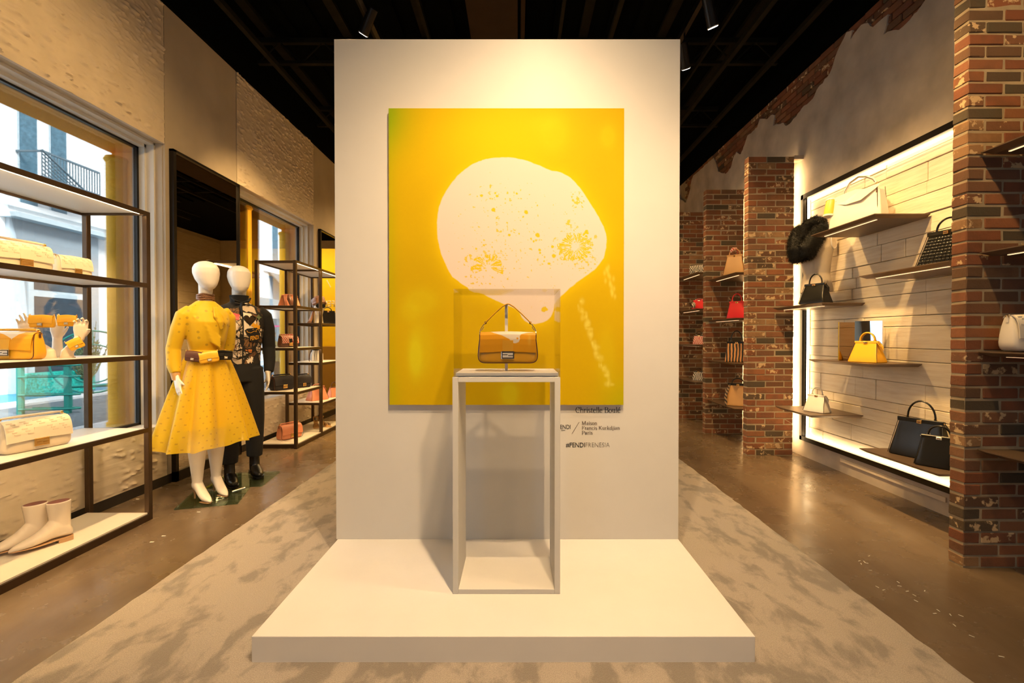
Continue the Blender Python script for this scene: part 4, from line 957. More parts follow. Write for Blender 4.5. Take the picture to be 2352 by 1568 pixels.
def tote(label, loc, rz, w_=.30, h=.21, d=.13, mat='leather_black', hh=.10, metal='gold', hmat=None, group=None, top=.74, gus=None, band=True, lean=0):
    e = empty('handbag', label, 'handbag', loc, rz, group); hmat = hmat or mat; gus = gus or mat
    rings = []
    for k, (z, a, b) in enumerate(((0, .95, .92), (.02, .99, .99), (.06, 1.0, 1.0), (.35, 1 - (1 - top) * .38, .80), (.65, 1 - (1 - top) * .70, .55), (.88, top + .02, .34), (1.0, top, .24))):
        ring = []
        for (x, y, zz) in rrect(0, 0, z * h, w_ * a, d * b, 40, .22):
            # folded gusset: sides pulled in towards the middle
            if abs(x) > w_ * a * .44: x *= 1 - .16 * z * math.exp(-(y / (d * b * .28)) ** 2)
            ring.append((x, y, zz))
        rings.append(ring)
    MB().loft(rings).build('bag_body', mat, e, smooth=40)
    for s_ in (-1, 1):
        pts = [(s_ * w_ * .49, -d * .47, h * .03), (s_ * w_ * (.5 - (1 - top) * .19) * .985, -d * .375, h * .36), (s_ * w_ * (top / 2 + .02), -d * .20, h * .80), (s_ * w_ * top * .495, -d * .13, h)]
        MB().tube(pts, .0022, 5).build('edge_piping', 'leather_edge' if mat not in ('leather_black', 'leather_croc') else 'leather_black', e, smooth=True)
    MB().box((-w_ * top * .53, -d * .15, h * .93), (w_ * top * .53, -d * .03, h * 1.05), ch=.004).build('top_bar', hmat if band else mat, e)
    MB().box((-w_ * top * .50, d * .03, h * .93), (w_ * top * .50, d * .14, h * 1.03), ch=.004).build('rear_bar', hmat if band else mat, e)
    MB().box((-.016, -d * .19, h * .92), (.016, -d * .15, h * 1.02), ch=.002).build('turn_lock', metal, e)
    o = e.children[-1]; MB().box((-.008, -d * .22, h * .955), (.008, -d * .19, h * .985), ch=.001).build('lock_knob', 'leather_brown', o)
    a0 = w_ * .24; pts = [(-a0, 0, h * 1.0)] + [(-a0 * math.cos(a), 0, h * 1.08 + hh * math.sin(a)) for a in np.linspace(0.05, PI - .05, 15)] + [(a0, 0, h * 1.0)]
    MB().tube(pts, .0068 * min(1, w_ / .26), 8).build('handle', hmat, e, smooth=True)
    for s_ in (-1, 1):
        ring = [(s_ * a0 + .009 * math.cos(a), 0, h * 1.06 + .009 * math.sin(a)) for a in np.linspace(0, 2 * PI, 13)[:-1]]
        MB().tube(ring, .0022, 6, closed=True).build('handle_ring', metal, e, smooth=True)
        MB().sphere((s_ * w_ * top * .52, -d * .09, h * .99), .006, 8, 6).build('end_stud', metal, e, smooth=True)
    # side belt folding over the gusset
    x = w_ * .44
    pts = [(w_ * top * .50, -d * .1, h * .96), (w_ * .47, -d * .05, h * .80), (w_ * .50, 0, h * .62), (w_ * .47, d * .06, h * .80), (w_ * top * .50, d * .1, h * .96)]
    MB().tube(pts, .008, 6, flat=.35).build('side_belt', mat, e, smooth=True)
    return e

# centre bag print
flp = np.array([(850, 780), (870, 812), (905, 835), (950, 862), (1000, 880), (1050, 905), (1110, 935), (1120, 955), (1150, 975), (1190, 981), (1235, 965), (1256, 930), (1252, 890), (1270, 860), (1310, 835), (1360, 812), (1420, 797), (1440, 780)], float)
def center_print(u, v):
    # u across flap, v along profile (0 = back top, 1 = lower hem)
    x = 690 + u * 788; y = 796 + (v - .42) / .58 * 262 if v > .42 else 790
    if v <= .42: ins_ = .19 < u < .955
    else:
        ins_ = False; n = len(flp)
        for i in range(n):
            x0, y0 = flp[i]; x1, y1 = flp[(i + 1) % n]
            if (y0 > y) != (y1 > y) and x < (x1 - x0) * (y - y0) / (y1 - y0) + x0: ins_ = not ins_
    if math.hypot(x - 1220, y - 920) < 14: ins_ = False
    if ins_: return (.84, .74, .62)
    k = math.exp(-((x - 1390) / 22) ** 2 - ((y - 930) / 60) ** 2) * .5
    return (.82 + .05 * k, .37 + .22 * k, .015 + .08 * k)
s_b = W(1163, 800, Y=YS); bw = W(1234, 800, Y=YS).x - W(1100.5, 800, Y=YS).x
bz0 = W(1167, 832.5, Y=YS - .03).z; bh = W(1167, 762, Y=YS - .03).z - bz0
bag = baguette('yellow handbag with cream print and raised strap inside the acrylic case', (W(1167, 800, Y=YS).x, YS - .034, bz0), 0, w_=bw, h=bh / 1.02, d=.055, mat='leather_ochre', edge='leather_brown', metal='silver', handle='up', plate='leather_white', pr=center_print)

# ------------------------------------------------------------------ shelving racks on the left
def rack(name_label, X0, X1, ys, levels, nearopen=False):
    """ys: post positions; levels: list per bay of shelf heights"""
    e = empty('shelving_rack', name_label, 'shelf rack', (X1, ys[-1], 0)); o_ = -Vector(e.location); t_ = .034; zt_ = 2.175
    for y in ys:
        for x in (X0, X1 - t_): MB().box((x, y - t_ / 2, 0), (x + t_, y + t_ / 2, zt_), ch=.002).build('post', 'bronze_metal', e, o_)
    for (a, b), zs in zip(zip(ys[:-1], ys[1:]), levels):
        a += t_ / 2; b -= t_ / 2
        m = MB().box((X0, a, 0), (X1, b, .045)); m.build('base', 'bronze_metal', e, o_)
        MB().box((X0 + .02, a, .046), (X1 - .012, b, .056)).build('base_board', 'shelf_white', e, o_)
        for z in zs + [zt_]:
            m = MB().box((X1 - .012, a, z - .03), (X1, b, z)).box((X0, a, z - .03), (X0 + .012, b, z)).box((X0 + .012, a, z - .03), (X1 - .012, a + .012, z)).box((X0 + .012, b - .012, z - .03), (X1 - .012, b, z))
            m.build('shelf_rail', 'bronze_metal', e, o_)
            MB().box((X0 + .013, a + .013, z - .014), (X1 - .013, b - .013, z + .0015)).build('shelf_board', 'shelf_white', e, o_)
            if z > .5: MB().box((X1 - .030, a + .03, z - .026), (X1 - .016, b - .03, z - .0145)).build('led_strip', 'led_warm', e, o_)
    return e
L1 = [.655, 1.165, 1.672]
rack('front bronze shelving rack by the first window, with boots at its foot', -3.055, -2.600, [1.35, 3.29], [L1])
rack('far bronze shelving rack behind the mannequins, in two staggered bays', -3.02, -2.545, [5.37, 6.06, 6.82], [[.655, 1.165, 1.655], [.43, .955, 1.472]])

cream = dict(mat='leather_cream', side='leather_cream_side', emb=True, metal='gold', plate='gold')
baguette('larger cream embossed handbag on the upper shelf of the front rack', (-2.80, 2.62, 1.674), R(82), w_=.30, h=.150, d=.09, handle='flat', **cream)
baguette('smaller cream embossed handbag next to the larger one, by the rack post', (-2.80, 2.93, 1.674), R(82), w_=.20, h=.125, d=.085, handle=None, **cream)
def shelf_print(u, v):
    if v < .42: return (.84, .74, .62) if u > .12 and u < .9 else (.84, .40, .02)
    y = (v - .42) / .58; c = .72
    edge_ = .55 - 1.5 * abs(u - .62) if u < .62 else .62 - 3.0 * (u - .62)
    return (.84, .74, .62) if y < edge_ * .95 else (.84, .40, .02)
baguette('yellow handbag with a cream print beside the ivory display hands', (-2.885, 2.665, 1.167), R(4), w_=.30, h=.155, d=.10, mat='leather_yellow', edge='leather_brown', metal='gold', plate='leather_white', handle='flat', pr=shelf_print)
baguette('large cream embossed handbag with gold buckle on the lower shelf of the front rack', (-2.775, 2.66, .657), R(78), w_=.335, h=.175, d=.12, handle='flat', **cream)

# display hands
def finger(m, base, dir_, up, L, r, curl):
    d = Vector(dir_).normalized(); u = Vector(up).normalized(); p = Vector(base); pts = [p - d * .012]; rad = [r * 1.05]
    ang = 0; ax = d.cross(u).normalized()
    for k, f_ in enumerate((.42, .32, .26)):
        pts.append(p.copy()); rad.append(r * (1 - .1 * k)); dd = Matrix.Rotation(ang, 3, ax) @ d; p = p + dd * L * f_; ang += curl
    pts.append(p); rad.append(r * .62)
    m.tube(pts, rad, 10)
    return m
def hand_parts(m, wrist, dir_, palm_n, s=1.0, curl=.25, thumb_side=1, spread=.10, thumb_out=.7):
    """wrist point, dir along the hand, palm normal; adds palm + 5 fingers to m"""
    d = Vector(dir_).normalized(); n = Vector(palm_n); n = (n - d * n.dot(d)).normalized(); sd = d.cross(n).normalized() * thumb_side
    w0 = Vector(wrist)
    rings = []
    for (t_, a, b) in ((-.01, .026, .019), (.02, .031, .017), (.05, .039, .016), (.08, .041, .014), (.092, .036, .010)):
        c = w0 + d * t_ * s; rings.append([c + sd * a * s * math.cos(2 * PI * j / 16) + n * b * s * math.sin(2 * PI * j / 16) for j in range(16)])
    m.loft(rings)
    for i, (off, L) in enumerate(((.031, .070), (.0105, .079), (-.0105, .073), (-.030, .056))):
        fd = (d + sd * spread * (1.5 - i) * .6).normalized(); finger(m, w0 + d * (.088 - .006 * abs(i - 1.2)) * s + sd * off * s, fd, n, L * s, .0085 * s, curl)
    finger(m, w0 + d * .030 * s + sd * .032 * s, (d * .75 + sd * thumb_out + n * .25), n, .062 * s, .0105 * s, curl * .6)
    return m
def display_hand(label, loc, rz, lean, curl, thumb, bagged, s=.93, palm=(0, -1, 0)):
    e = empty('display_hand', label, 'display hand', loc, rz)
    top = Vector((lean * .6, 0, .122)); m = MB(); pts = [Vector((0, 0, .004)), Vector((0, 0, .035)), Vector((lean * .25, 0, .07)), top]
    m.tube(pts, [.033, .030, .025, .023], 20)
    hand_parts(m, top, (lean, 0, 1), palm, s, curl, thumb, .05, .55)
    me = remesh(m.mesh('h'), .0042, 3); link_mesh(me, 'hand_form', 'hand_ivory', e)
    MB().tube([(0, 0, 0), (0, 0, .006)], .037, 20).build('hand_base', 'hand_ivory', e)
    return e
hz = 1.167
p1 = W(113, 819, Z=hz); p2 = W(131, 818, Z=hz); p3 = W(149, 818, Z=hz)
display_hand('ivory display hand leaning left, first of three on the middle shelf', (-2.83, p1.y * -2.83 / p1.x, hz), R(20), -.16, .30, 1, 1)
display_hand('ivory display hand standing behind the other two', (-2.90, 2.935, hz), R(20), .0, .12, 1, 1)
display_hand('ivory display hand with curled fingers, nearest the rack post', (-2.77, 2.865, hz), R(20), .10, 1.0, 1, 1)
mini = dict(mat='leather_yellow', metal='gold', plate='leather_white', cat='handbag', name='mini_handbag')
def at(px, py, X): return W(px, py, X=X)
p = at(97, 752, -2.80); baguette('mini yellow bag hooked on the left display hand', tuple(p), R(22), w_=.115, h=.072, d=.04, **mini)
p = at(155, 749, -2.80); baguette('mini yellow bag held up by the rear display hand', tuple(p), R(30), w_=.092, h=.068, d=.04, **mini)
p = at(181, 800, -2.70); q_ = baguette('mini yellow bag hanging tilted from the curled display hand', tuple(p), R(40), w_=.075, h=.062, d=.035, **mini); q_.rotation_euler = (0, R(-28), R(40))

# boots
def boot(label, loc, rz, mat='boot_patent', group=None):
    e = empty('ankle_boot', label, 'boot', loc, rz, group)
    # foot points to -y ; heel at +y
    m = MB(); rings = []
    for (y, hw, zt, zb) in ((-.188, .006, .016, .008), (-.180, .014, .024, .007), (-.160, .026, .036, .006), (-.130, .037, .048, .006), (-.095, .043, .062, .007), (-.060, .043, .082, .010), (-.030, .040, .108, .014), (-.008, .038, .135, .018), (.02, .036, .15, .018), (.05, .035, .13, .016), (.075, .032, .09, .014), (.09, .020, .06, .016)):
        c = (zt + zb) / 2; rings.append([(hw * math.copysign(abs(math.cos(a)) ** .8, math.cos(a)) * (1.0 if math.sin(a) < 0 else (1 - .25 * math.sin(a))), y, c + (zt - zb) / 2 * math.copysign(abs(math.sin(a)) ** .7, math.sin(a))) for a in np.linspace(0, 2 * PI, 25)[:-1]])
    m.loft(rings)
    m.loft([ell(0, .040, .03, .033, .045, 24), ell(0, .040, .08, .034, .047, 24), ell(0, .036, .12, .036, .049, 24), ell(0, .034, .155, .038, .052, 24), ell(0, .032, .20, .043, .056, 24), ell(0, .030, .232, .046, .058, 24)])
    me = remesh(m.mesh('b'), .0042, 4); link_mesh(me, 'boot_upper', mat, e)
    MB().loft([ell(0, .030, .2295, .040, .051, 20), ell(0, .030, .2325, .040, .051, 20)]).build('boot_opening', 'boot_inside', e)
    so = MB(); out = []
    for (x, y) in ((0, -.186), (.018, -.172), (.034, -.13), (.043, -.09), (.038, -.03), (.030, .01), (.034, .05), (.030, .085), (0, .098), (-.030, .085), (-.034, .05), (-.030, .01), (-.038, -.03), (-.043, -.09), (-.034, -.13), (-.018, -.172)): out.append((x, y))
    so.extrude(out, .006, axis='z', at=.004); so.extrude([(x * .95, y) for (x, y) in ((.030, .02), (.034, .05), (.030, .087), (0, .099), (-.030, .087), (-.034, .05), (-.030, .02))], .020, axis='z', at=-.016)
    so.build('boot_sole', 'boot_sole', e)
    return e
a = boot('cream patent ankle boot in front on the rack base', (-2.785, 2.775, .073), R(-26), group=None)
boot('cream patent ankle boot half hidden behind its pair', (-2.885, 2.735, .073), R(-26))

# far rack goods
Xg = -2.78
tote('salmon pink handbag with dark scarf on the upper left shelf of the far rack', (-2.80, 5.72, 1.657), R(70), w_=.26, h=.14, d=.12, mat='leather_pink', hh=.0, metal='gold', top=.85)
MBx = MB().tube([(0, -.02, .13), (.03, -.06, .08), (.05, -.05, .02), (.09, -.03, .0)], [.012, .03, .028, .008], 8)
tag(MBx.build('scarf', 'leather_brown', loc=(-2.76, 5.64, 1.665), smooth=True), 'dark brown scarf knotted on the salmon pink handbag', 'scarf')
baguette('red and black patterned handbag on the middle shelf of the far rack', (-2.80, 5.68, 1.167), R(62), w_=.24, h=.14, d=.10, mat='leather_black', flap='stripe_red', side='leather_brown', metal='gold', plate='gold', handle='flat')
baguette('dark handbag with gold flap piece, left of two on the far rack', (-2.84, 5.60, .657), R(62), w_=.27, h=.165, d=.12, mat='fabric_navy', edge='leather_brown', metal='gold', plate='gold', handle='flat')
baguette('dark handbag with brown trim, right of two on the far rack', (-2.72, 5.86, .657), R(62), w_=.22, h=.15, d=.10, mat='fabric_navy', edge='leather_brown', metal='gold', plate='gold', handle='flat')
baguette('salmon pink handbag with gold buckle at the foot of the far rack', (-2.79, 5.68, .057), R(62), w_=.29, h=.17, d=.13, mat='leather_pink', edge='leather_brown', metal='gold', plate='gold', handle='flat')
tote('pink tote with brown drawstring on the low shelf of the second bay', (-2.74, 6.36, .432), R(62), w_=.28, h=.18, d=.15, mat='leather_pink', hh=.02, hmat='leather_pink', top=.72)
tote('smaller pink tote with dark handle at the far end of the low shelf', (-2.64, 6.68, .432), R(62), w_=.18, h=.14, d=.11, mat='leather_pink', hh=.06, hmat='leather_brown', top=.75)
tote('black handbag beside the turbaned head', (-2.70, 6.62, 1.474), R(50), w_=.24, h=.18, d=.12, mat='leather_black', hh=.04, top=.80)
# bucket bag
e = empty('bucket_bag', 'cream bucket bag with black cords in the second bay of the far rack', 'handbag', (-2.76, 6.40, .957))
MB().loft([ell(0, 0, .0, .075, .055), ell(0, 0, .02, .085, .062), ell(0, 0, .10, .082, .060), ell(0, 0, .15, .062, .048), ell(0, 0, .175, .07, .05)]).build('bag_body', 'leather_white', e, smooth=True)
MB().loft([ell(0, 0, .150, .0655, .050), ell(0, 0, .165, .068, .052), ell(0, 0, .18, .076, .056)]).build('bag_collar', 'leather_black', e, smooth=True)
for x in (-.04, .005, .03): MB().tube([(x, -.056, .155), (x - .006, -.066, .09), (x - .002, -.07, .02)], .0028, 5).build('cord', 'leather_black', e)
MB().tube([(-.08, 0, .15), (-.10, .0, .08), (-.10, -.02, .02), (-.08, -.05, .004)], .006, 6).build('strap', 'monogram_scarf', e, smooth=True)
# sandals
def sandal(label, loc, rz):
    e = empty('sandal', label, 'sandal', loc, rz)
    so = []
    for (y, z, hw) in ((-.11, .006, .012), (-.095, .006, .032), (-.05, .010, .038), (0, .028, .030), (.05, .058, .026), (.09, .075, .028), (.115, .078, .016)):
        so.append([(-hw, y, z), (hw, y, z), (hw, y, z - .006), (-hw, y, z - .006)])
    MB().loft(so).build('sole', 'leather_tan', e)
    MB().loft([ell(0, .088, .0, .008, .008, 10), ell(0, .092, .072, .018, .018, 10)]).build('heel', 'leather_black', e)
    for (y, z, r_) in ((-.06, .012, .045), (-.03, .018, .048)):
        MB().tube([(-.036, y, z), (-.03, y, z + .03), (0, y, z + .042), (.03, y, z + .03), (.036, y, z)], .008, 6, flat=.3).build('strap', 'monogram_scarf', e, smooth=True)
    MB().tube([(.03 * math.cos(a), .075 + .03 * math.sin(a), .13) for a in np.linspace(0, 2 * PI, 16)[:-1]], .004, 6, closed=True).build('ankle_strap', 'leather_tan', e)
    for s_ in (-1, 1): MB().tube([(s_ * .028, .08, .075), (s_ * .03, .078, .13)], .004, 5).build('side_strap', 'leather_tan', e)
    return e
sandal('tan and black heeled sandal standing upright at the foot of the second bay', (-2.76, 6.36, .057), R(25))
sandal('patterned heeled sandal in front of its pair at the rack foot', (-2.66, 6.42, .057), R(60))

# turbaned display head
e = empty('head_mannequin', 'cream display head on the upper shelf of the second bay', 'display head', (-2.70, 6.34, 1.474), R(35))
m = MB(); m.loft([ell(0, .01, 0, .055, .055), ell(0, .01, .06, .048, .048), ell(0, .012, .12, .045, .045), ell(0, .0, .15, .05, .055), ell(0, -.01, .18, .055, .07), ell(0, -.005, .22, .068, .085), ell(0, .005, .27, .075, .092), ell(0, .01, .32, .065, .082), ell(0, .012, .35, .03, .04)])
m.sphere((0, -.088, .215), (.011, .017, .022), 10, 7); m.sphere((0, -.074, .178), (.02, .012, .008), 10, 6); m.sphere((0, -.06, .150), (.024, .022, .018), 10, 6)
link_mesh(remesh(m.mesh('h'), .006, 2), 'head_form', 'mannequin_white', e)
e2 = empty('head_scarf', 'brown monogram scarf wrapped as a turban over the display head', 'scarf', (-2.70, 6.34, 1.474), R(35))
m = MB(); m.loft([ell(0, .03, .225, .080, .085, 24), ell(0, .018, .26, .088, .100, 24), ell(0, .012, .30, .088, .103, 24), ell(0, .012, .34, .074, .09, 24), ell(0, .014, .37, .045, .055, 24), ell(0, .014, .38, .01, .015, 24)])
for k in range(4): m.tube([(-.085, -.01 + .03 * k, .25 + .02 * k), (-.05, -.085 + .02 * k, .275 + .022 * k), (0, -.102 + .02 * k, .285 + .024 * k), (.05, -.085 + .02 * k, .29 + .022 * k), (.085, -.01 + .03 * k, .27 + .02 * k)], .014, 8)
m.tube([(-.05, .07, .22), (-.075, .06, .12), (-.10, .03, .05), (-.13, .0, .003)], [.04, .035, .045, .05], 12, flat=.5)
link_mesh(remesh(m.mesh('h'), .007, 2), 'scarf_cloth', 'monogram_scarf', e2)
e3 = empty('sunglasses', 'dark round sunglasses worn by the turbaned display head', 'sunglasses', (-2.70, 6.34, 1.474), R(35))
for s_ in (-1, 1):
    MB().disc((s_ * .034, -.097, .232), .026, 18, 'y', .004).build('lens', 'leather_black', e3)
    MB().tube([(s_ * .06, -.092, .236), (s_ * .078, -.04, .238), (s_ * .08, .02, .232)], .0028, 6).build('temple', 'leather_black', e3)
MB().tube([(-.012, -.098, .236), (0, -.103, .239), (.012, -.098, .236)], .0025, 6).build('bridge', 'leather_black', e3)
# ------------------------------------------------------------------ mannequins
def limb(m, pts, rad, n=16): m.tube([Vector(p) for p in pts], rad, n); return m
def snap_mesh(me, bvh, off, origin=None):
    """push a flat x/z mesh onto the front of a body"""
    for v in me.vertices:
        hit = bvh.ray_cast(Vector((v.co.x, -1.0, v.co.z)), Vector((0, 1, 0)))
        y = hit[0].y if hit[0] is not None else -.08
        v.co.y = y - off
    me.update()
# woman
WM = empty('mannequin', 'white faceless mannequin in a sheer yellow dress and white heeled boots', 'mannequin', (-2.50, 3.74, .012), R(58))
m = MB()
m.loft([ell(0, -.055, 1.655, .012, .014), ell(0, -.050, 1.672, .040, .044), ell(0, -.035, 1.70, .062, .070), ell(0, -.018, 1.74, .080, .092), ell(0, -.006, 1.79, .091, .106), ell(0, 0, 1.83, .089, .106), ell(0, .003, 1.862, .074, .088), ell(0, .004, 1.882, .045, .055), ell(0, .004, 1.89, .012, .014)])
m.loft([ell(0, .01, 1.50, .075, .065), ell(0, .01, 1.56, .052, .052), ell(0, .008, 1.62, .046, .048), ell(0, .0, 1.68, .050, .055), ell(0, 0, 1.74, .05, .06)])
m.loft([ell(0, 0, .86, .16, .11), ell(0, 0, .95, .165, .115), ell(0, 0, 1.05, .145, .10), ell(0, 0, 1.18, .112, .082), ell(0, -.005, 1.30, .130, .095), ell(0, -.01, 1.40, .148, .105), ell(0, 0, 1.48, .155, .085), ell(0, .005, 1.54, .09, .06)])
for s_, fx, fy in ((-1, -.075, -.02), (1, .085, .03)):
    limb(m, [(s_ * .08, 0, .92), (s_ * .085, -.0, .75), (s_ * .07 + fx * .2, fy * .6 - .01, .52), (fx, fy + .01, .36), (fx, fy + .01, .17)], [.088, .080, .058, .052, .034])
    if s_ < 0: arm = [(-.145, .0, 1.475), (-.185, .01, 1.36), (-.215, .035, 1.20), (-.222, .01, 1.08), (-.222, -.03, .975)]
    else: arm = [(.145, .0, 1.475), (.175, .02, 1.36), (.185, .06, 1.20), (.15, .08, 1.10), (.11, .09, 1.02)]
    limb(m, arm, [.048, .041, .033, .028, .022])
    hand_parts(m, arm[-1], Vector(arm[-1]) - Vector(arm[-2]), (s_ * -1, 0, .0), 1.0, .10, 1 if s_ < 0 else 1, .05, .35)
link_mesh(remesh(m.mesh('b'), .006, 4), 'body', 'mannequin_white', WM)
# bodice
m = MB()
m.loft([ell(0, 0, 1.165, .118, .088, 28), ell(0, 0, 1.19, .122, .094, 28), ell(0, -.008, 1.25, .138, .108, 28), ell(0, -.012, 1.33, .148, .122, 28), ell(0, -.014, 1.40, .158, .128, 28), ell(0, -.004, 1.47, .162, .105, 28), ell(0, .004, 1.52, .125, .080, 28), ell(0, .006, 1.57, .062, .062, 28)])
bodice_core = m.mesh('x')
m.tube([(-.11, 0, 1.495), (-.160, .0, 1.45), (-.190, .012, 1.34), (-.215, .036, 1.19), (-.222, .012, 1.07), (-.222, -.018, 1.005)], [.045, .056, .054, .050, .048, .036], 20)
m.tube([(.12, 0, 1.49), (.165, .005, 1.44), (.185, .03, 1.32), (.195, .065, 1.20), (.16, .085, 1.10), (.12, .092, 1.04)], [.055, .060, .055, .052, .046, .034], 20)
for k in range(5):  # draped folds
    m.tube([(-.13 + .02 * k, -.085, 1.44 - .03 * k), (-.05 + .01 * k, -.128, 1.36 - .03 * k), (.05, -.125, 1.27 - .02 * k)], [.006, .011, .006], 8)
link_mesh(remesh(m.mesh('b'), .007, 3), 'bodice', 'organza_bodice', WM)
# ruffle bow and collar scarf
m = MB(); rnd_ = random.Random(4)
m.tube([(.02, -.10, 1.52), (.028, -.128, 1.46), (.045, -.140, 1.40), (.05, -.138, 1.34)], [.012, .022, .028, .012], 10, flat=.5)
m.tube([(.03, -.10, 1.52), (.065, -.12, 1.45), (.085, -.128, 1.38)], [.012, .020, .010], 10, flat=.5)
m.tube([(.01, -.10, 1.52), (.0, -.135, 1.44), (.03, -.145, 1.38)], [.010, .016, .009], 10, flat=.5)
link_mesh(remesh(m.mesh('b'), .005, 2), 'ruffle', 'organza_bodice', WM)
m = MB()
for k in range(3): m.tube([(.055 * math.cos(a), .008 + .055 * math.sin(a), 1.585 + .016 * k + .004 * math.sin(3 * a + k)) for a in np.linspace(0, 2 * PI, 22)[:-1]], .0095, 8, closed=True)
m.build('neck_scarf', 'monogram_scarf', WM, smooth=True)
MB().loft([ell(-.222, -.028, .955, .028, .028, 18), ell(-.223, -.02, .985, .030, .030, 18), ell(-.224, -.012, 1.012, .034, .034, 18)]).build('cuff', 'leather_tan', WM, smooth=True)
# skirt : pleated cone with folds
NS, NRW = 180, 26; m = MB(); rings = []
for i in range(NRW):
    t_ = i / (NRW - 1); z = 1.18 - .745 * t_; r0 = .120 + .205 * (t_ ** .85); fold = .042 * t_ ** .8; ring = []
    for j in range(NS):
        a = 2 * PI * j / NS; fo = math.sin(9 * a + .6 * math.sin(2 * a)) * fold + math.sin(17 * a + 1.3) * fold * .25
        rx = r0 + fo; ry = r0 * .86 + fo
        ring.append((rx * math.cos(a) * 1.04, ry * math.sin(a) - .01, z - .015 * t_ * math.sin(a * 2 + .5) + .012 * t_ * math.sin(9 * a)))
    rings.append(ring)
m.loft(rings, cap=False, uv=True); m.build('skirt', 'organza_skirt', WM, smooth=80)
m = MB(); rings = []
for i in range(12):
    t_ = i / 11; z = 1.17 - .60 * t_; r0 = .115 + .11 * t_; rings.append([((r0 + .008 * t_ * math.sin(7 * a)) * math.cos(a), (r0 * .8 + .008 * t_ * math.sin(7 * a)) * math.sin(a), z) for a in np.linspace(0, 2 * PI, 61)[:-1]])
m.loft(rings, cap=False).build('slip', 'organza_bodice', WM, smooth=True)
MB().tube([(.135 * math.cos(a), -.002 + .108 * math.sin(a), 1.165 + .01 * math.cos(a)) for a in np.linspace(0, 2 * PI, 30)[:-1]], .006, 6, closed=True).build('waist_belt', 'leather_yellow', WM, smooth=True)
# heeled boots
for s_, fx, fy, rot in ((-1, -.075, -.02, .05), (1, .085, .03, -.05)):
    m = MB(); rings = []
    for (y, zb, zt, hw) in ((-.180, .005, .016, .005), (-.168, .004, .027, .015), (-.14, .004, .042, .027), (-.105, .006, .062, .035), (-.07, .018, .088, .036), (-.04, .036, .120, .035), (-.01, .055, .155, .034), (.02, .068, .17, .033), (.045, .075, .16, .029), (.06, .085, .14, .018)):
        c = (zb + zt) / 2; rings.append([(hw * math.copysign(abs(math.cos(a)) ** .85, math.cos(a)), y, c + (zt - zb) / 2 * math.sin(a)) for a in np.linspace(0, 2 * PI, 21)[:-1]])
    m.loft(rings)
    m.loft([ell(0, .022, .10, .031, .036, 20), ell(0, .014, .14, .034, .042, 20), ell(0, .012, .18, .038, .045, 20), ell(0, .012, .25, .046, .052, 20), ell(0, .012, .36, .060, .064, 20), ell(0, .012, .46, .068, .070, 20)])
    bo = link_mesh(remesh(m.mesh('b'), .0048, 3), 'boot', 'boot_white', WM, (fx, fy, 0), rot)
    MB().loft([ell(0, .050, .0, .006, .006, 10), ell(0, .047, .04, .008, .008, 10), ell(0, .040, .085, .020, .020, 10)]).build('stiletto_heel', 'boot_sole', bo, smooth=True)
    MB().extrude([(.0, -.178), (.016, -.165), (.032, -.12), (.034, -.08), (-.034, -.08), (-.032, -.12), (-.016, -.165)], .005, axis='z', at=0).build('boot_sole', 'boot_sole', bo)
def base_plate(label, x, y, rz, a, b, post=None):
    e = empty('glass_base', label, 'base plate', (x, y, 0), rz)
    MB().box((-a / 2, -b / 2, .0005), (a / 2, b / 2, .011), ch=.001).build('glass_plate', 'glass_plate', e)
    return e
e = base_plate('square glass base plate under the mannequin in yellow', -2.43, 3.72, R(18), .42, .40)
MB().tube([(.10, .10, .012), (.19, .13, .028)], .012, 12).build('chrome_spigot', 'silver', e, smooth=True)
e = base_plate('square glass base plate under the mannequin in black', -2.47, 4.20, R(8), .46, .44)
mm = dict(metal='gold', plate='leather_white', cat='handbag', name='belt_bag')
def wloc(x, y, z, root=WM):
    a = root.rotation_euler.z; return (root.location.x + x * math.cos(a) - y * math.sin(a), root.location.y + x * math.sin(a) + y * math.cos(a), root.location.z + z)
q_ = baguette('dark brown mini bag on the belt of the yellow dress', wloc(-.135, -.095, 1.095), R(14), w_=.115, h=.078, d=.04, mat='leather_brown', **mm); q_.rotation_euler.y = R(8)
q_ = baguette('yellow mini bag in the middle of the dress belt', wloc(-.045, -.152, 1.085), R(40), w_=.135, h=.085, d=.04, mat='leather_yellow', **mm); q_.rotation_euler.y = R(-9)
q_ = baguette('black mini bag at the right end of the dress belt', wloc(.055, -.155, 1.10), R(64), w_=.125, h=.075, d=.04, mat='leather_black', **mm); q_.rotation_euler.y = R(3)

# man
MN = empty('mannequin', 'white faceless mannequin in a patchwork shirt, black sleeves and black trousers', 'mannequin', (-2.52, 4.22, .012), R(42))
m = MB()
m.loft([ell(0, -.060, 1.675, .014, .016), ell(0, -.054, 1.694, .044, .048), ell(0, -.038, 1.725, .068, .076), ell(0, -.018, 1.77, .084, .098), ell(0, -.004, 1.82, .094, .110), ell(0, 0, 1.865, .091, .110), ell(0, .003, 1.897, .075, .09), ell(0, .004, 1.918, .045, .055), ell(0, .004, 1.926, .012, .014)])
m.loft([ell(0, .01, 1.52, .09, .07), ell(0, .01, 1.59, .062, .062), ell(0, .006, 1.65, .056, .058), ell(0, 0, 1.71, .058, .062), ell(0, 0, 1.76, .05, .06)])
m.loft([ell(0, 0, .88, .165, .115), ell(0, 0, .98, .165, .115), ell(0, 0, 1.10, .150, .105), ell(0, -.005, 1.25, .165, .115), ell(0, -.01, 1.38, .18, .12), ell(0, 0, 1.49, .185, .10), ell(0, .01, 1.56, .10, .07)])
LF = ((-1, -.10, -.09), (1, .13, .06))
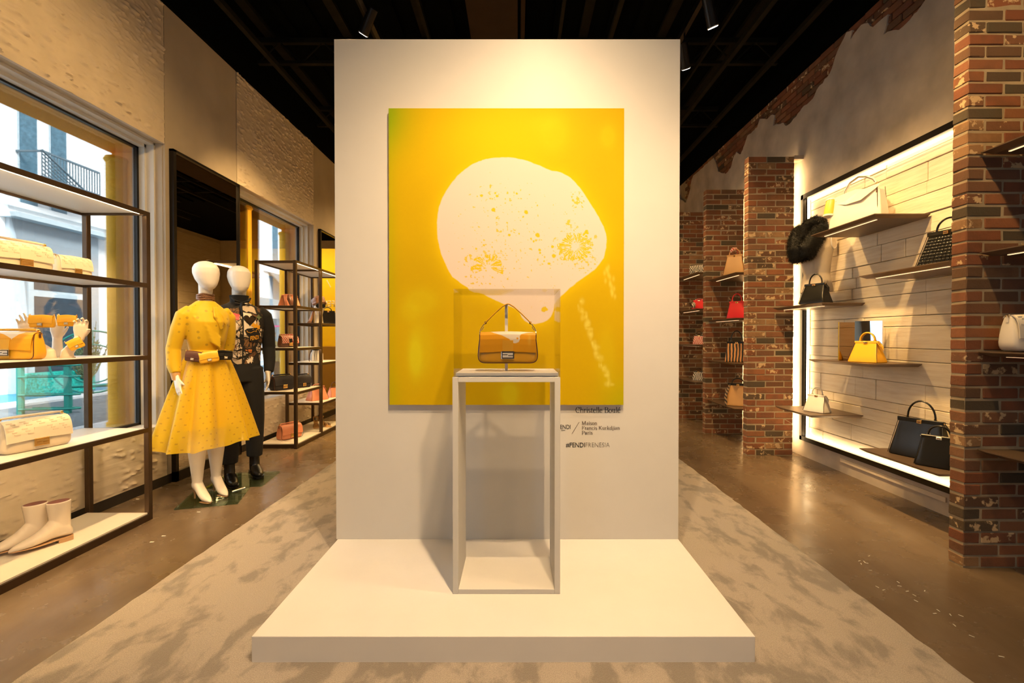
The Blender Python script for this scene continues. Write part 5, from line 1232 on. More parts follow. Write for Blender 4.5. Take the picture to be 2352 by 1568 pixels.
for s_, fx, fy in LF:
    limb(m, [(s_ * .085, 0, .94), (s_ * .095, 0, .75), (fx * .95, fy * .6, .52), (fx, fy, .32), (fx, fy + .01, .10)], [.095, .085, .062, .055, .038])
    arm = [(s_ * .18, .0, 1.50), (s_ * .22, .015, 1.36), (s_ * .235, .04, 1.19), (s_ * .235, .015, 1.06), (s_ * .225, -.03, .945)]
    limb(m, arm, [.056, .047, .038, .033, .025]); hand_parts(m, arm[-1], Vector(arm[-1]) - Vector(arm[-2]), (-s_, 0, 0), 1.05, .28, 1, .06, .5)
link_mesh(remesh(m.mesh('b'), .006, 4), 'body', 'mannequin_white', MN)
m = MB(); m.loft([ell(0, 0, 1.035, .168, .118, 32), ell(0, 0, 1.10, .168, .118, 32), ell(0, -.004, 1.20, .176, .126, 32), ell(0, -.008, 1.32, .190, .134, 32), ell(0, -.008, 1.42, .202, .130, 32), ell(0, 0, 1.50, .205, .110, 32), ell(0, .006, 1.55, .160, .090, 32), ell(0, .01, 1.595, .075, .068, 32)])
for k in range(4): m.tube([(-.15, -.08, 1.12 + .06 * k), (-.05, -.126, 1.10 + .06 * k), (.02, -.125, 1.13 + .06 * k)], [.004, .007, .004], 6)
tors = remesh(m.mesh('t'), .007, 2); link_mesh(tors, 'patchwork_shirt', 'patchwork', MN)
bvh = BVHTree.FromPolygons([v.co.copy() for v in tors.vertices], [tuple(p.vertices) for p in tors.polygons])
for s_ in (-1, 1):
    m = MB().tube([(s_ * .15, 0, 1.52), (s_ * .205, .005, 1.47), (s_ * .235, .015, 1.36), (s_ * .252, .042, 1.19), (s_ * .250, .015, 1.05), (s_ * .235, -.018, .955)], [.060, .068, .062, .056, .050, .042], 22)
    link_mesh(remesh(m.mesh('s'), .007, 2), 'sleeve', 'black_cloth', MN)
m = MB()
for s_, fx, fy in LF: m.tube([(s_ * .08, 0, 1.0), (s_ * .095, 0, .80), (fx * .95, fy * .6, .52), (fx, fy, .32), (fx, fy + .005, .17)], [.11, .104, .085, .074, .066], 22)
m.loft([ell(0, 0, .88, .17, .12, 28), ell(0, 0, .98, .172, .122, 28), ell(0, 0, 1.06, .165, .116, 28)])
link_mesh(remesh(m.mesh('t'), .008, 3), 'trousers', 'black_cloth', MN)
m = MB()
m.loft([ell(0, .008, 1.575, .078, .072, 24), ell(0, .004, 1.61, .072, .068, 24), ell(0, .0, 1.655, .078, .076, 24), ell(0, 0, 1.657, .070, .068, 24), ell(0, .004, 1.615, .064, .06, 24)], cap=False)
for s_ in (-1, 1): m.tube([(s_ * .01, -.085, 1.59), (s_ * .05, -.095, 1.60), (s_ * .075, -.06, 1.63)], [.01, .022, .012], 8, flat=.5)
m.tube([(0, -.10, 1.585), (-.012, -.118, 1.54), (.0, -.128, 1.48)], [.02, .024, .012], 8, flat=.5)
m.build('collar', 'black_cloth', MN, smooth=True)
def flat_poly(pts, sub=0.008):
    """grid-filled polygon in x/z"""
    bm = bmesh.new(); vs = [bm.verts.new((p[0], 0, p[1])) for p in pts]; bm.faces.new(vs); bmesh.ops.triangulate(bm, faces=bm.faces[:])
    for _ in range(3): bmesh.ops.subdivide_edges(bm, edges=[e_ for e_ in bm.edges if e_.calc_length() > sub * 1.6], cuts=1)
    bmesh.ops.triangulate(bm, faces=bm.faces[:]); me = bpy.data.meshes.new('p'); bm.to_mesh(me); bm.free(); return me
def applique(name, pts, mat, off, thick=.002):
    me = flat_poly(pts); snap_mesh(me, bvh, off); o = link_mesh(me, name, mat, MN); s = o.modifiers.new('s', 'SOLIDIFY'); s.thickness = thick; s.offset = 0; return o
def heart(cx, cz, s): return [(cx + s * .0625 * 16 * math.sin(a) ** 3 * .6, cz + s * .04 * (13 * math.cos(a) - 5 * math.cos(2 * a) - 2 * math.cos(3 * a) - math.cos(4 * a))) for a in np.linspace(0, 2 * PI, 25)[:-1]]
def star(cx, cz, r1, r2, n, ph=0): return [(cx + (r1 if k % 2 == 0 else r2) * math.cos(ph + PI * k / n), cz + (r1 if k % 2 == 0 else r2) * math.sin(ph + PI * k / n)) for k in range(2 * n)]
applique('cream_patch', [(.005, 1.30), (.005, 1.50), (.07, 1.49), (.11, 1.42), (.10, 1.34), (.05, 1.30)], 'leather_cream', .003)
applique('heart_patch', heart(.055, 1.435, .085), 'leather_black', .006); applique('heart_patch', heart(.055, 1.435, .068), 'duct_brown', .008)
applique('clover_patch', star(.135, 1.46, .030, .014, 4), 'shrub_green', .006)
applique('orange_patch', star(.105, 1.375, .042, .018, 7, .3), 'leather_ochre', .006)
applique('rose_patch', star(-.09, 1.20, .042, .034, 7), 'boot_inside', .006)
applique('red_patch', [(-.12, 1.44), (-.03, 1.43), (-.02, 1.48), (-.10, 1.50)], 'leather_red', .005)
applique('sunburst_patch', star(-.07, 1.37, .040, .012, 11), 'leather_cream', .005)
applique('sunburst_patch', star(-.13, 1.49, .034, .010, 9), 'leather_cream', .006)
applique('sunburst_patch', star(.06, 1.075, .034, .010, 10), 'leather_cream', .006)
applique('placket', [(-.006, 1.04), (.006, 1.04), (.006, 1.56), (-.006, 1.56)], 'black_cloth', .006)
sh = [(.012, 1.34), (.03, 1.355), (.07, 1.35), (.115, 1.365), (.125, 1.34), (.145, 1.31), (.14, 1.26), (.115, 1.235), (.07, 1.235), (.045, 1.25), (.05, 1.28), (.03, 1.30)]
applique('shield_patch', sh, 'black_cloth', .007)
tm, co = text_mesh('FENDI', .02); lo, hi = co.min(0), co.max(0)
for v in tm.vertices:
    x = .058 + (v.co.x - lo[0]) / (hi[0] - lo[0]) * .074; z = 1.252 + v.co.y / hi[1] * .036 + (x - .058) * .16; v.co = Vector((x, 0, z))
snap_mesh(tm, bvh, .0095); link_mesh(tm, 'patch_lettering', 'leather_ochre', MN)
sw = [(.118 + .012 * math.cos(a), 0, 1.338 + .012 * math.sin(a)) for a in np.linspace(0, 4.2, 10)] + [(.09, 0, 1.335), (.06, 0, 1.318), (.035, 0, 1.325), (.028, 0, 1.338)]
mt = MB().tube(sw, .0022, 5).mesh('s'); yy = [(v.co.x, v.co.y, v.co.z) for v in mt.vertices]; snap_mesh(mt, bvh, .0095); link_mesh(mt, 'patch_scroll', 'leather_ochre', MN)
for s_, fx, fy in LF:
    m = MB(); S = [((0, -.195, .028), .012, .012, 0), ((0, -.18, .030), .028, .020, 0), ((0, -.14, .036), .042, .028, 0), ((0, -.09, .046), .046, .038, .15), ((0, -.045, .062), .043, .048, .45), ((0, -.01, .09), .042, .055, .9), ((0, .01, .14), .042, .054, 1.4), ((0, .012, .22), .045, .052, 1.57)]
    rings = [[Vector(c) + Vector((rx * math.cos(a), math.sin(a) * ry * math.sin(tl), math.sin(a) * ry * math.cos(tl))) for a in np.linspace(0, 2 * PI, 21)[:-1]] for (c, rx, ry, tl) in S]
    m.loft(rings); m.loft([ell(0, .035, .03, .036, .042, 18), ell(0, .036, .08, .038, .042, 18), ell(0, .028, .13, .038, .042, 18)])
    bo = link_mesh(remesh(m.mesh('b'), .0055, 3), 'boot', 'leather_black', MN, (fx, fy, 0), .0)
    MB().extrude([(0, -.21), (.03, -.19), (.048, -.13), (.045, -.05), (.038, 0), (.042, .05), (.034, .082), (-.034, .082), (-.042, .05), (-.038, 0), (-.045, -.05), (-.048, -.13), (-.03, -.19)], .014, axis='z', at=.001).build('boot_sole', 'leather_black', bo)
    MB().box((-.034, .02, .012), (.034, .08, .03)).build('boot_heel', 'leather_black', bo)

# ------------------------------------------------------------------ wall shelves on the right
def wall_shelf(label, y0, y1, z, x0=2.72, x1=3.145, group=None):
    e = empty('wall_shelf', label, 'shelf', (x1, (y0 + y1) / 2, z), 0, group); o_ = -Vector(e.location); c = .035; t_ = .026
    m = MB(); top = [(x0, y0, z), (x1, y0, z), (x1, y1, z), (x0, y1, z)]; mid = [(p[0], p[1], z - .006) for p in top]; bot = [(x0 + c, y0 + c, z - t_), (x1, y0 + c, z - t_), (x1, y1 - c, z - t_), (x0 + c, y1 - c, z - t_)]
    m.loft([top, mid, bot]).build('shelf_board', 'shelf_bronze', e, o_)
    MB().box((x0 + .07, y0 + .08, z - t_ - .003), (x0 + .082, y1 - .08, z - t_ + .001)).build('led_strip', 'led_warm' if z > 9 else 'led_dim', e, o_)
    return e
emit('led_dim', (1.0, .62, .32), 1.6)
wall_shelf('top bronze shelf of the lit niche, under the white bag', 3.56, 4.33, 2.235)
wall_shelf('bronze shelf of the lit niche under the crocodile bag', 2.92, 3.69, 1.775, x0=2.70)
wall_shelf('bronze shelf of the lit niche under the bust and small black bag', 4.22, 5.02, 1.605, x0=2.75)
wall_shelf('bronze shelf of the lit niche under the yellow bag and mirror', 3.62, 4.38, 1.085, x0=2.735)
wall_shelf('bronze shelf of the lit niche under the small white bag', 4.23, 4.80, .580, x0=2.66)
wall_shelf('lowest bronze shelf of the lit niche under two black bags', 3.0, 3.70, .410, x0=2.72)
GNP = 'shelves against the nearest brick pillar'
for z, l in ((2.32, 'topmost shelf on the nearest brick pillar'), (1.765, 'second shelf from the top on the nearest brick pillar'), (1.215, 'shelf with the white bag on the nearest brick pillar'), (.67, 'lowest shelf on the nearest brick pillar')):
    wall_shelf(l, 1.80, 2.592, z, x0=2.565, x1=3.095)
for z, l in ((2.045, 'shelf under the tan handbag by the third pillar'), (1.515, 'shelf under the pink red handbag by the third pillar'), (.985, 'shelf under the upright striped handbag by the third pillar'), (.455, 'shelf under the tan bag with striped side by the third pillar')):
    wall_shelf(l, 5.42, 6.19, z, x0=2.53, x1=3.095)
for z, l in ((2.20, 'top shelf by the farthest pillar'), (1.69, 'second shelf by the farthest pillar'), (1.18, 'third shelf by the farthest pillar'), (.655, 'lowest shelf by the farthest pillar')):
    wall_shelf(l, 6.54, 7.31, z, x0=2.50, x1=3.095)

# goods in the niche
tt = R(-76)
tote('black crocodile-embossed handbag on the shelf beside the near pillar', (2.93, 3.17, 1.776), tt, w_=.31, h=.235, d=.19, mat='leather_croc', hh=.075, top=.74)
cb_ = bpy.data.objects[[o.name for o in COL.objects if o.get('label', '').startswith('black crocodile')][0]]
m = MB(); kz = [0, .02, .06, .35, .65, .88]; kb = [.92, .99, 1.0, .80, .55, .34]; ka = [.95, .99, 1.0, .90, .818, .76]
for i in range(9):
    z0, z1 = .03 + i * .095, .03 + i * .095 + .082
    for j in range(11):
        u0, u1 = -.44 + j * .08, -.44 + j * .08 + .070
        P_ = []
        for (zz, uu) in ((z0, u0), (z0, u1), (z1, u1), (z1, u0)):
            a_ = np.interp(zz, kz, ka); b_ = np.interp(zz, kz, kb); P_.append(Vector((uu * a_ * .31, -.095 * b_ * .985, zz * .235)))
        cc = sum(P_, Vector()) / 4; rings_ = [[p + Vector((0, .003, 0)) for p in P_], [p + Vector((0, -.001, 0)) for p in P_], [cc + (p - cc) * .72 + Vector((0, -.0028, 0)) for p in P_]]
        m.loft(rings_)
o = m.build('crocodile_scales', 'leather_gloss', cb_, smooth=70); o['kind'] = 'stuff'
tote('small black handbag in front of the bust in the lit niche', (2.83, 4.43, 1.606), R(-66), w_=.25, h=.185, d=.16, mat='leather_black', hh=.085, top=.74)
tote('yellow handbag standing before a small mirror in the lit niche', (2.875, 3.83, 1.086), R(-68), w_=.235, h=.165, d=.15, mat='leather_yellow', hh=.065, top=.72)
tote('small white handbag on the low shelf beside the brick pillar', (2.86, 4.44, .581), R(-66), w_=.205, h=.155, d=.13, mat='leather_white', hh=.065, top=.78)
tote('large black handbag at the back of the lowest niche shelf', (2.97, 3.42, .411), R(-68), w_=.36, h=.27, d=.17, mat='leather_black', hh=.12, metal='gold', top=.76)
tote('smaller black handbag with silver lock at the front of the lowest niche shelf', (2.88, 3.17, .411), R(-55), w_=.25, h=.20, d=.14, mat='leather_black', hh=.06, metal='silver', top=.74)
# open white tote on the top shelf
e = empty('handbag', 'large open white handbag with brown-edged handle on the top niche shelf', 'handbag', (2.93, 4.02, 2.236), R(-62))
rings = []
for k, (z, a, b, sag) in enumerate(((0, .40, .16, 0), (.01, .41, .17, 0), (.12, .395, .15, .0), (.22, .375, .12, .0), (.30, .36, .10, 1.0))):
    ring = []
    for (x, y, zz) in rrect(0, 0, z, a, b, 40, .2):
        if abs(x) > a * .44: x *= 1 - .10 * (z / .3) * math.exp(-(y / .03) ** 2)
        zz += sag * (.030 * math.cos(x * 7 + .9) - .045 * (x < 0) * (abs(x) / .18))
        ring.append((x, y, zz))
    rings.append(ring)
MB().loft(rings).build('bag_body', 'leather_white', e, smooth=40)
MB().add([(-.185, -.052, .235), (-.06, -.075, .20), (.06, -.085, .21), (.18, -.06, .30), (.18, -.045, .325), (.05, -.055, .30), (-.07, -.05, .26), (-.185, -.04, .245)], [(0, 1, 6, 7), (1, 2, 5, 6), (2, 3, 4, 5)]).build('folded_flap', 'leather_cream', e)
MB().tube([(.182, -.075, .01), (.176, -.070, .12), (.17, -.062, .22), (.165, -.055, .30)], .0025, 5).build('edge_piping', 'leather_edge', e, smooth=True)
MB().tube([(.195, .07, .01), (.185, .06, .15), (.175, .05, .31)], .002, 5).build('edge_piping', 'leather_edge', e, smooth=True)
hd = [(-.10, -.03, .26), (-.095, -.02, .33), (-.06, -.01, .40), (0, 0, .435), (.06, 0, .42), (.11, 0, .385), (.135, 0, .345)]
hp_ = []
for i in range(len(hd) - 1): hp_ += [Vector(hd[i]).lerp(Vector(hd[i + 1]), k / 3) for k in range(3)]
MB().tube(hp_ + [Vector(hd[-1])], .010, 8).build('handle', 'leather_white', e, smooth=True)
MB().tube([p + Vector((0, -.010, -.004)) for p in hp_], .0022, 5).build('handle_edge', 'leather_edge', e, smooth=True)
MB().tube([(.135, 0, .345), (.15, -.01, .335), (.165, -.03, .32), (.158, -.05, .28), (.16, -.055, .25)], .004, 6).build('hook_strap', 'leather_brown', e, smooth=True)
for p in ((-.098, -.035, .255), (-.15, -.05, .25), (.148, -.02, .33)): MB().sphere(p, .007, 8, 6).build('stud', 'gold', e, smooth=True)
# roll-shaped charm hanging from it
a_ = -.20; e = empty('bag_charm', 'small yellow and white roll-shaped charm hanging from the open white handbag', 'charm', (2.822, 4.19, 2.40), R(-62))
cy = [(0, 0, .07), (0, -.004, .035), (0, -.012, 0)]
MB().tube([(0, 0, .115), (0, -.012, .085), (-.004, -.028, .03), (-.006, -.034, -.03)], .046, 20).build('charm_roll', 'charm_yellow', e, smooth=50)
for p, q_ in (((0, 0, .118), (0, -.004, .104)), ((-.006, -.034, -.032), (-.005, -.032, -.016))): MB().tube([p, q_], .050, 20).build('white_trim', 'leather_white', e, smooth=50)
# counter mirror behind the yellow bag
e = empty('counter_mirror', 'folding two-panel counter mirror behind the yellow bag', 'mirror', (2.93, 4.05, 1.086), 0)
MB().box((-.135, 0, 0), (.0, .006, .335)).build('mirror_panel', 'mirror_bronze', e, (0, 0, 0), R(0))
MB().box((0, 0, 0), (.19, .006, .345)).build('mirror_panel', 'mirror', e, (0, 0, 0), R(-38))
MB().box((.188, -.003, 0), (.197, .009, .35)).build('mirror_edge', 'shelf_white', e, (0, 0, 0), R(-38))
MB().box((-.138, -.002, 0), (-.133, .008, .338)).build('mirror_edge', 'silver', e)
# bust with fur stole
BL = (2.985, 4.66, 1.736); e = empty('torso_form', 'cream armless torso form behind the small black bag', 'torso form', BL, R(-58))
m = MB(); m.loft([ell(0, 0, .0, .150, .105, 28), ell(0, 0, .05, .145, .10, 28), ell(0, 0, .18, .118, .085, 28), ell(0, -.01, .30, .135, .10, 28), ell(0, -.016, .42, .155, .118, 28), ell(0, -.01, .50, .162, .105, 28), ell(0, 0, .56, .14, .08, 28), ell(0, .005, .60, .06, .055, 28), ell(0, .005, .63, .05, .05, 28)])
m.v = [(x, y, z) for x, y, z in m.v]
link_mesh(remesh(m.mesh('t'), .007, 3), 'torso_shell', 'torso_linen', e)
MB().tube([(0, 0, -.125), (0, 0, .02)], .012, 10).tube([(0, 0, -.1285), (0, 0, -.120)], .075, 20).build('stand', 'silver', e)
for s_ in (-1, 1):
    c = Vector((s_ * .150, .0, .49)); m = MB(); m.tube([c + Vector((s_ * .004, .052 * math.cos(a), .075 * math.sin(a))) for a in np.linspace(0, 2 * PI, 24)[:-1]], .007, 8, closed=True); m.build('armhole_rim', 'mannequin_white', e, smooth=True)
    MB().loft([[c + Vector((s_ * .006, .05 * math.cos(a), .072 * math.sin(a))) for a in np.linspace(0, 2 * PI, 24)[:-1]], [c + Vector((s_ * .009, .05 * math.cos(a), .072 * math.sin(a))) for a in np.linspace(0, 2 * PI, 24)[:-1]]]).build('armhole_cap', 'hand_ivory', e)
e = empty('fur_stole', 'thick black fur stole draped round the neck of the torso form', 'stole', (BL[0] - .045, BL[1] - .01, BL[2]), R(-50))
core = MB(); parts_ = [([(-.06, .06, .66), (-.11, -.02, .62), (-.11, -.09, .52), (-.095, -.14, .40), (-.10, -.16, .30)], [.055, .07, .082, .085, .055]),
         ([(.06, .06, .66), (.08, -.03, .60), (.035, -.10, .50), (-.01, -.145, .40), (-.005, -.16, .32)], [.055, .068, .082, .085, .055]),
         ([(-.08, .04, .68), (0, .07, .71), (.08, .04, .68)], [.055, .065, .055])]
for p, r_ in parts_: core.tube(p, r_, 14)
cm = remesh(core.mesh('c'), .012, 2); link_mesh(cm, 'fur_core', 'fur_black', e)
rf = random.Random(8); m = MB(); pol = [p for p in cm.polygons]
for k in range(9000):
    p = pol[rf.randrange(len(pol))]; c = Vector(p.center); n_ = (Vector(p.normal) * .8 + Vector((rf.uniform(-.5, .5), rf.uniform(-.5, .5), rf.uniform(-1.1, .1)))).normalized()
    t_ = n_.orthogonal().normalized() * .0011; b = c + n_ * rf.uniform(.018, .034) + Vector((rf.uniform(-.006, .006),) * 3)
    m.v += [tuple(c - t_), tuple(c + t_), tuple(b)]; i = len(m.v); m.f.append((i - 3, i - 2, i - 1))
me = bpy.data.meshes.new('fur_hair'); me.from_pydata(m.v, [], m.f); o = link_mesh(me, 'fur_hair', 'fur_black', e); o['kind'] = 'stuff'
MB().sphere((-.02, -.205, .40), .010, 8, 6).build('clasp', 'silver', e, smooth=True)

# goods by the other pillars
baguette('white monogram-embossed handbag on the nearest pillar shelf', (2.765, 2.50, 1.222), R(3), w_=.31, h=.19, d=.11, mat='leather_white', side='leather_white', emb=True, metal='gold', plate='gold')
tote('yellow handbag on the topmost shelf of the nearest pillar', (2.735, 2.22, 2.321), R(-8), w_=.30, h=.27, d=.12, mat='leather_yellow', hh=.10)
tote('tan handbag on the top shelf by the third pillar', (2.66, 5.72, 2.046), R(-35), w_=.25, h=.24, d=.14, mat='leather_tan', hh=.06, hmat='leather_tan', top=.68)
p = [(2.60, 5.70, 2.33), (2.63, 5.70, 2.365), (2.67, 5.72, 2.37), (2.70, 5.74, 2.33)]
tag(MB().tube(p, [.014, .020, .020, .012], 10).build('scarf', 'stripe_red', smooth=True), 'red patterned scarf wrapped on the handle of the tan handbag', 'scarf')
tote('pink red handbag on the second shelf by the third pillar', (2.67, 5.68, 1.516), R(-35), w_=.22, h=.20, d=.12, mat='leather_red', hh=.085, top=.72)
tote('black and orange striped tote by the third pillar', (2.67, 5.68, .986), R(-30), w_=.26, h=.24, d=.13, mat='stripe_orange', hmat='leather_black', hh=.12, top=.82)
tote('tan tote with black striped side on the lowest shelf by the third pillar', (2.68, 5.66, .456), R(-30), w_=.27, h=.26, d=.13, mat='leather_tan', hmat='leather_black', hh=.05, top=.80)
e = MB().loft([[(-.14, -.08, .0), (-.115, -.08, .0), (-.115, .04, .0), (-.14, .04, .0)], [(-.15, -.07, .12), (-.12, -.075, .12), (-.12, .04, .12), (-.15, .03, .12)], [(-.10, -.05, .26), (-.085, -.055, .26), (-.085, .03, .26), (-.10, .03, .26)]]).build('scarf', 'stripe_tan', loc=(2.68, 5.65, .457), rz=R(-30)); tag(e, 'black and brown striped scarf hanging on the side of the tan tote', 'scarf')
baguette('cream and black lettered handbag on the top shelf by the farthest pillar', (2.62, 6.80, 2.201), R(-40), w_=.22, h=.13, d=.08, mat='stripe_bw', metal='gold')
tote('small red handbag on the second shelf by the farthest pillar', (2.64, 6.78, 1.691), R(-40), w_=.19, h=.13, d=.10, mat='leather_red', hh=.01, hmat='leather_red', top=.85)
MBk = MB().sphere((2.545, 6.74, 1.75), (.028, .028, .045), 12, 8).build('bag_charm', 'stripe_bw', smooth=True); tag(MBk, 'small black and white charm beside the small red handbag', 'charm')
tote('tiny red and white handbag on the third shelf by the farthest pillar', (2.64, 6.78, 1.181), R(-40), w_=.17, h=.13, d=.08, mat='stripe_red', hmat='leather_black', hh=.05, top=.8)
tote('tiny cream striped handbag on the lowest shelf by the farthest pillar', (2.64, 6.78, .656), R(-40), w_=.18, h=.13, d=.08, mat='stripe_bw', hmat='leather_black', hh=.03, top=.8)

# ------------------------------------------------------------------ spotlights
def spot(loc, target, label, group='track spotlights'):
    e = empty('track_spotlight', label, 'spotlight', loc, 0, group)
    d = (Vector(target) - Vector(loc)).normalized(); q_ = d.to_track_quat('-Z', 'Y').to_matrix().to_4x4()
    MB().tube([(0, 0, .12), (0, 0, -.10)], .045, 20, ).build('lamp_housing', 'black_metal', e); h_ = e.children[-1]
    h_.data.transform(q_)
    m = MB(); m.tube([(0, 0, -.098), (0, 0, -.106)], .045, 20); h2 = m.build('lamp_rim', 'shelf_white', e); h2.data.transform(q_)
    h3 = MB().tube([(0, 0, -.102), (0, 0, -.1085)], .038, 20).build('lamp_lens', 'lamp_lens', e); h3.data.transform(q_)
    MB().tube([(0, 0, .03), (0, 0, 4.2 - loc[2])], .009, 8).build('lamp_stem', 'black_metal', e)
    return e
SL = {2: 'black track spotlight on the right track aimed down at the platform', 10: 'black track spotlight on the right rail, upper of the two by the white wall', 12: 'black track spotlight on the right rail at the white wall top corner'}
for i, (l, t, p, a, c) in enumerate(SPOTS):
    lab = SL.get(i, ('black track spotlight over the left aisle aimed at %s' if l[0] < 0 else 'black track spotlight right of the duct aimed at %s') % ['the painting from straight ahead', 'the pedestal', 'the platform', 'the front rack', 'the window wall', 'the mannequins', 'the second window', 'the far rack', 'the niche', 'the near pillar', 'the niche end', 'the near shelves', 'the third pillar', 'the farthest pillar', 'the concrete floor', 'the planks by the near pillar', 'the torso form'][i])
    spot(l, t, lab)

# ------------------------------------------------------------------ outside
GZ = -.33
struct(MB().box((-60, -20, GZ - .1), (-3.4, 80, GZ)).build('street', 'asphalt')); ST = bpy.data.objects['street']
for (x0, x1, mt_, h) in ((-7.8, -3.41, 'pavement', .03), (-12.2, -11.5, 'pavement', .05), (-14.0, -12.2, 'deck_blue', .04)):
    MB().box((x0, -20, GZ), (x1, 80, GZ + h)).build('pavement_strip', mt_, ST)
# arcade of the shop
ar = MB()
for (y0, y1) in ((-1.0, 2.05), (4.22, 6.08), (7.24, 10.5)): ar.box((-3.66, y0, GZ), (-3.36, y1, 3.0))
ar.box((-3.67, -1.0, 2.955), (-3.36, 10.5, 5.2))
AR = struct(ar.build('arcade_wall', 'arcade_yellow'))
MB().box((-3.42, 2.05, 2.945), (-3.36, 7.22, 3.02)).build('lintel_band', 'arcade_yellow', AR)
for y in (4.20, 2.07, 6.06, 5.75, 7.22):
    rx = -3.60 if y != 5.75 else -3.36
    e = MB().tube([(rx, y, GZ), (rx, y, 2.86)], .075, 24).tube([(rx, y, 2.85), (rx, y, 2.875), (rx, y, 2.90)], [.078, .092, .080], 24).tube([(rx, y, .49), (rx, y, .53)], .088, 24).build('round_column', 'arcade_round', AR, smooth=40)
MB().box((-3.68, 1.0, GZ), (-3.35, 8.0, .495)).build('outer_sill', 'pavement', AR)
# building across the street
XF = -14.0; e = empty('building', 'bright white building across the street with balcony and shop window', 'building', (XF, 18, GZ)); o_ = -Vector(e.location)
MB().box((XF - 3, -5, GZ), (XF, 60, 16)).build('facade', 'facade_white', e, o_)
for y in (5.0, 9.5, 17.0, 21.5, 25.0, 29.0): MB().box((XF, y, GZ), (XF + .12, y + .5, 15)).build('pilaster', 'facade_white', e, o_)
MB().box((XF, -5, 4.9), (XF + .10, 60, 5.05)).build('string_course', 'facade_white', e, o_)
for (y0, y1, z0, z1) in ((13.10, 13.62, 5.0, 8.4), (13.98, 14.50, 5.0, 8.6), (26.6, 27.2, 5.2, 8.2), (20.0, 20.6, 5.0, 8.0), (9.0, 9.6, 5.0, 8.2)):
    MB().box((XF, y0, z0), (XF + .03, y1, z1)).build('window', 'facade_blue', e, o_); wo = e.children[-1]
    MB().box((XF + .03, y0 + .03, z0 + .05), (XF + .05, y1 - .03, z1 - .05)).build('pane', 'pane_blue', wo)
zb0, zb1, yb0, yb1 = 5.75, 6.45, 13.05, 14.85
MB().box((XF, yb0, zb0 - .15), (XF + .75, yb1, zb0)).build('balcony_slab', 'facade_white', e, o_)
rl = MB().box((XF + .70, yb0, zb1), (XF + .75, yb1, zb1 + .05)).box((XF + .70, yb0, zb0), (XF + .75, yb1, zb0 + .04)); rl.box((XF, yb0, zb1), (XF + .72, yb0 + .04, zb1 + .05)); y = yb0
while y < yb1: rl.box((XF + .715, y, zb0), (XF + .735, y + .02, zb1)); y += .09
rl.tube([(XF + .74, yb0, zb0 + .75), (XF + .74, yb1, zb0 - .3)], .03, 6)
for k in range(6): rl.tube([(XF + .74, yb0 + .0, zb0 + .65 - k * .11), (XF + .74, yb1 - .5, zb0 - .15 - k * .08)], .015, 5)
rl.build('balcony_railing', 'railing_grey', e, o_)
# shop front : grey surround, dark panes
y0, y1 = 12.76, 15.46
MB().box((XF, y0, GZ), (XF + .12, y1, 4.55)).build('shopfront_surround', 'facade_grey', e, o_)
MB().box((XF, y0 - .15, 4.55), (XF + .45, y1 + .35, 4.68)).build('shopfront_ledge', 'facade_blue', e, o_)
MB().box((XF + .12, 13.2, GZ), (XF + .16, 14.98, 3.15)).build('shopfront_frame', 'facade_blue', e, o_); fr = e.children[-1]
for (a, b, c_, d_) in ((13.35, 14.85, 2.65, 3.05), (13.35, 14.85, .1, 2.45)): MB().box((XF + .16, a, c_), (XF + .18, b, d_)).build('pane', 'pane_dark', fr)
m = MB().add([(XF, 26.2, 5.0), (XF, 28.5, 5.0), (XF + 1.6, 28.5, 3.4), (XF + 1.6, 26.2, 3.4), (XF, 26.2, 4.9), (XF, 28.5, 4.9), (XF + 1.6, 28.5, 3.3), (XF + 1.6, 26.2, 3.3)], [(0, 1, 2, 3), (7, 6, 5, 4), (0, 3, 7, 4), (1, 5, 6, 2), (0, 4, 5, 1), (2, 6, 7, 3)])
m.build('awning', 'railing_grey', e, o_); MB().box((XF, 22.5, 2.9), (XF + .8, 25.9, 3.3)).build('canopy_box', 'facade_grey', e, o_)
MB().box((XF, 26.5, .3), (XF + .3, 28.0, 2.3)).build('doorway', 'pane_blue', e, o_)
# planter, shrub, loop chair, bar frame
tag(MB().box((-13.15, 12.3, GZ + .04), (-12.6, 13.9, .31), ch=.01).build('planter', 'planter_teal'), 'turquoise leaf-patterned planter box across the street', 'planter')
e = empty('shrub', 'spiky olive green shrub growing behind the planter', 'shrub', (-12.5, 13.55, GZ)); rs_ = random.Random(6); m = MB()
for k in range(46):
    a = rs_.uniform(0, 6.28); r0 = rs_.uniform(.1, .55); zt2 = rs_.uniform(.9, 1.6)
    p = [Vector((0, 0, .35)), Vector((r0 * .4 * math.cos(a), r0 * .6 * math.sin(a), zt2 * .5)), Vector((r0 * math.cos(a), r0 * 1.2 * math.sin(a), zt2 + (.5 if k % 9 == 0 else 0)))]
    for i in range(5):
        b0 = p[1].lerp(p[2], i / 5); 
        for s_ in (-1, 1): m.add([b0, b0 + Vector((.02, .02, .05)), b0 + Vector((s_ * .10 * math.cos(a + 1.57), s_ * .10 * math.sin(a + 1.57), .09))], [(0, 1, 2)])
    m.tube(p, [.022, .016, .006], 5)
m.build('foliage', 'shrub_green', e); e.children[-1]['kind'] = 'stuff'
MB().tube([(0, 0, 0), (0, 0, .6)], .03, 8).build('stem', 'leather_brown', e)
e = empty('loop_chair', 'teal metal garden chair with large round loops across the street', 'chair', (-10.4, 11.4, GZ), R(40))
def ring_(c, r, tilt, n=40):
    out = []
    for a in np.linspace(0, 2 * PI, n + 1)[:-1]:
        v = Vector((r * math.cos(a), 0, r * math.sin(a))); v = Matrix.Rotation(tilt, 3, 'X') @ v; out.append(Vector(c) + v)
    return out
MB().tube(ring_((0, .25, 1.0), .78, R(-12)), .022, 8, closed=True).build('back_loop', 'teal_metal', e, smooth=True)
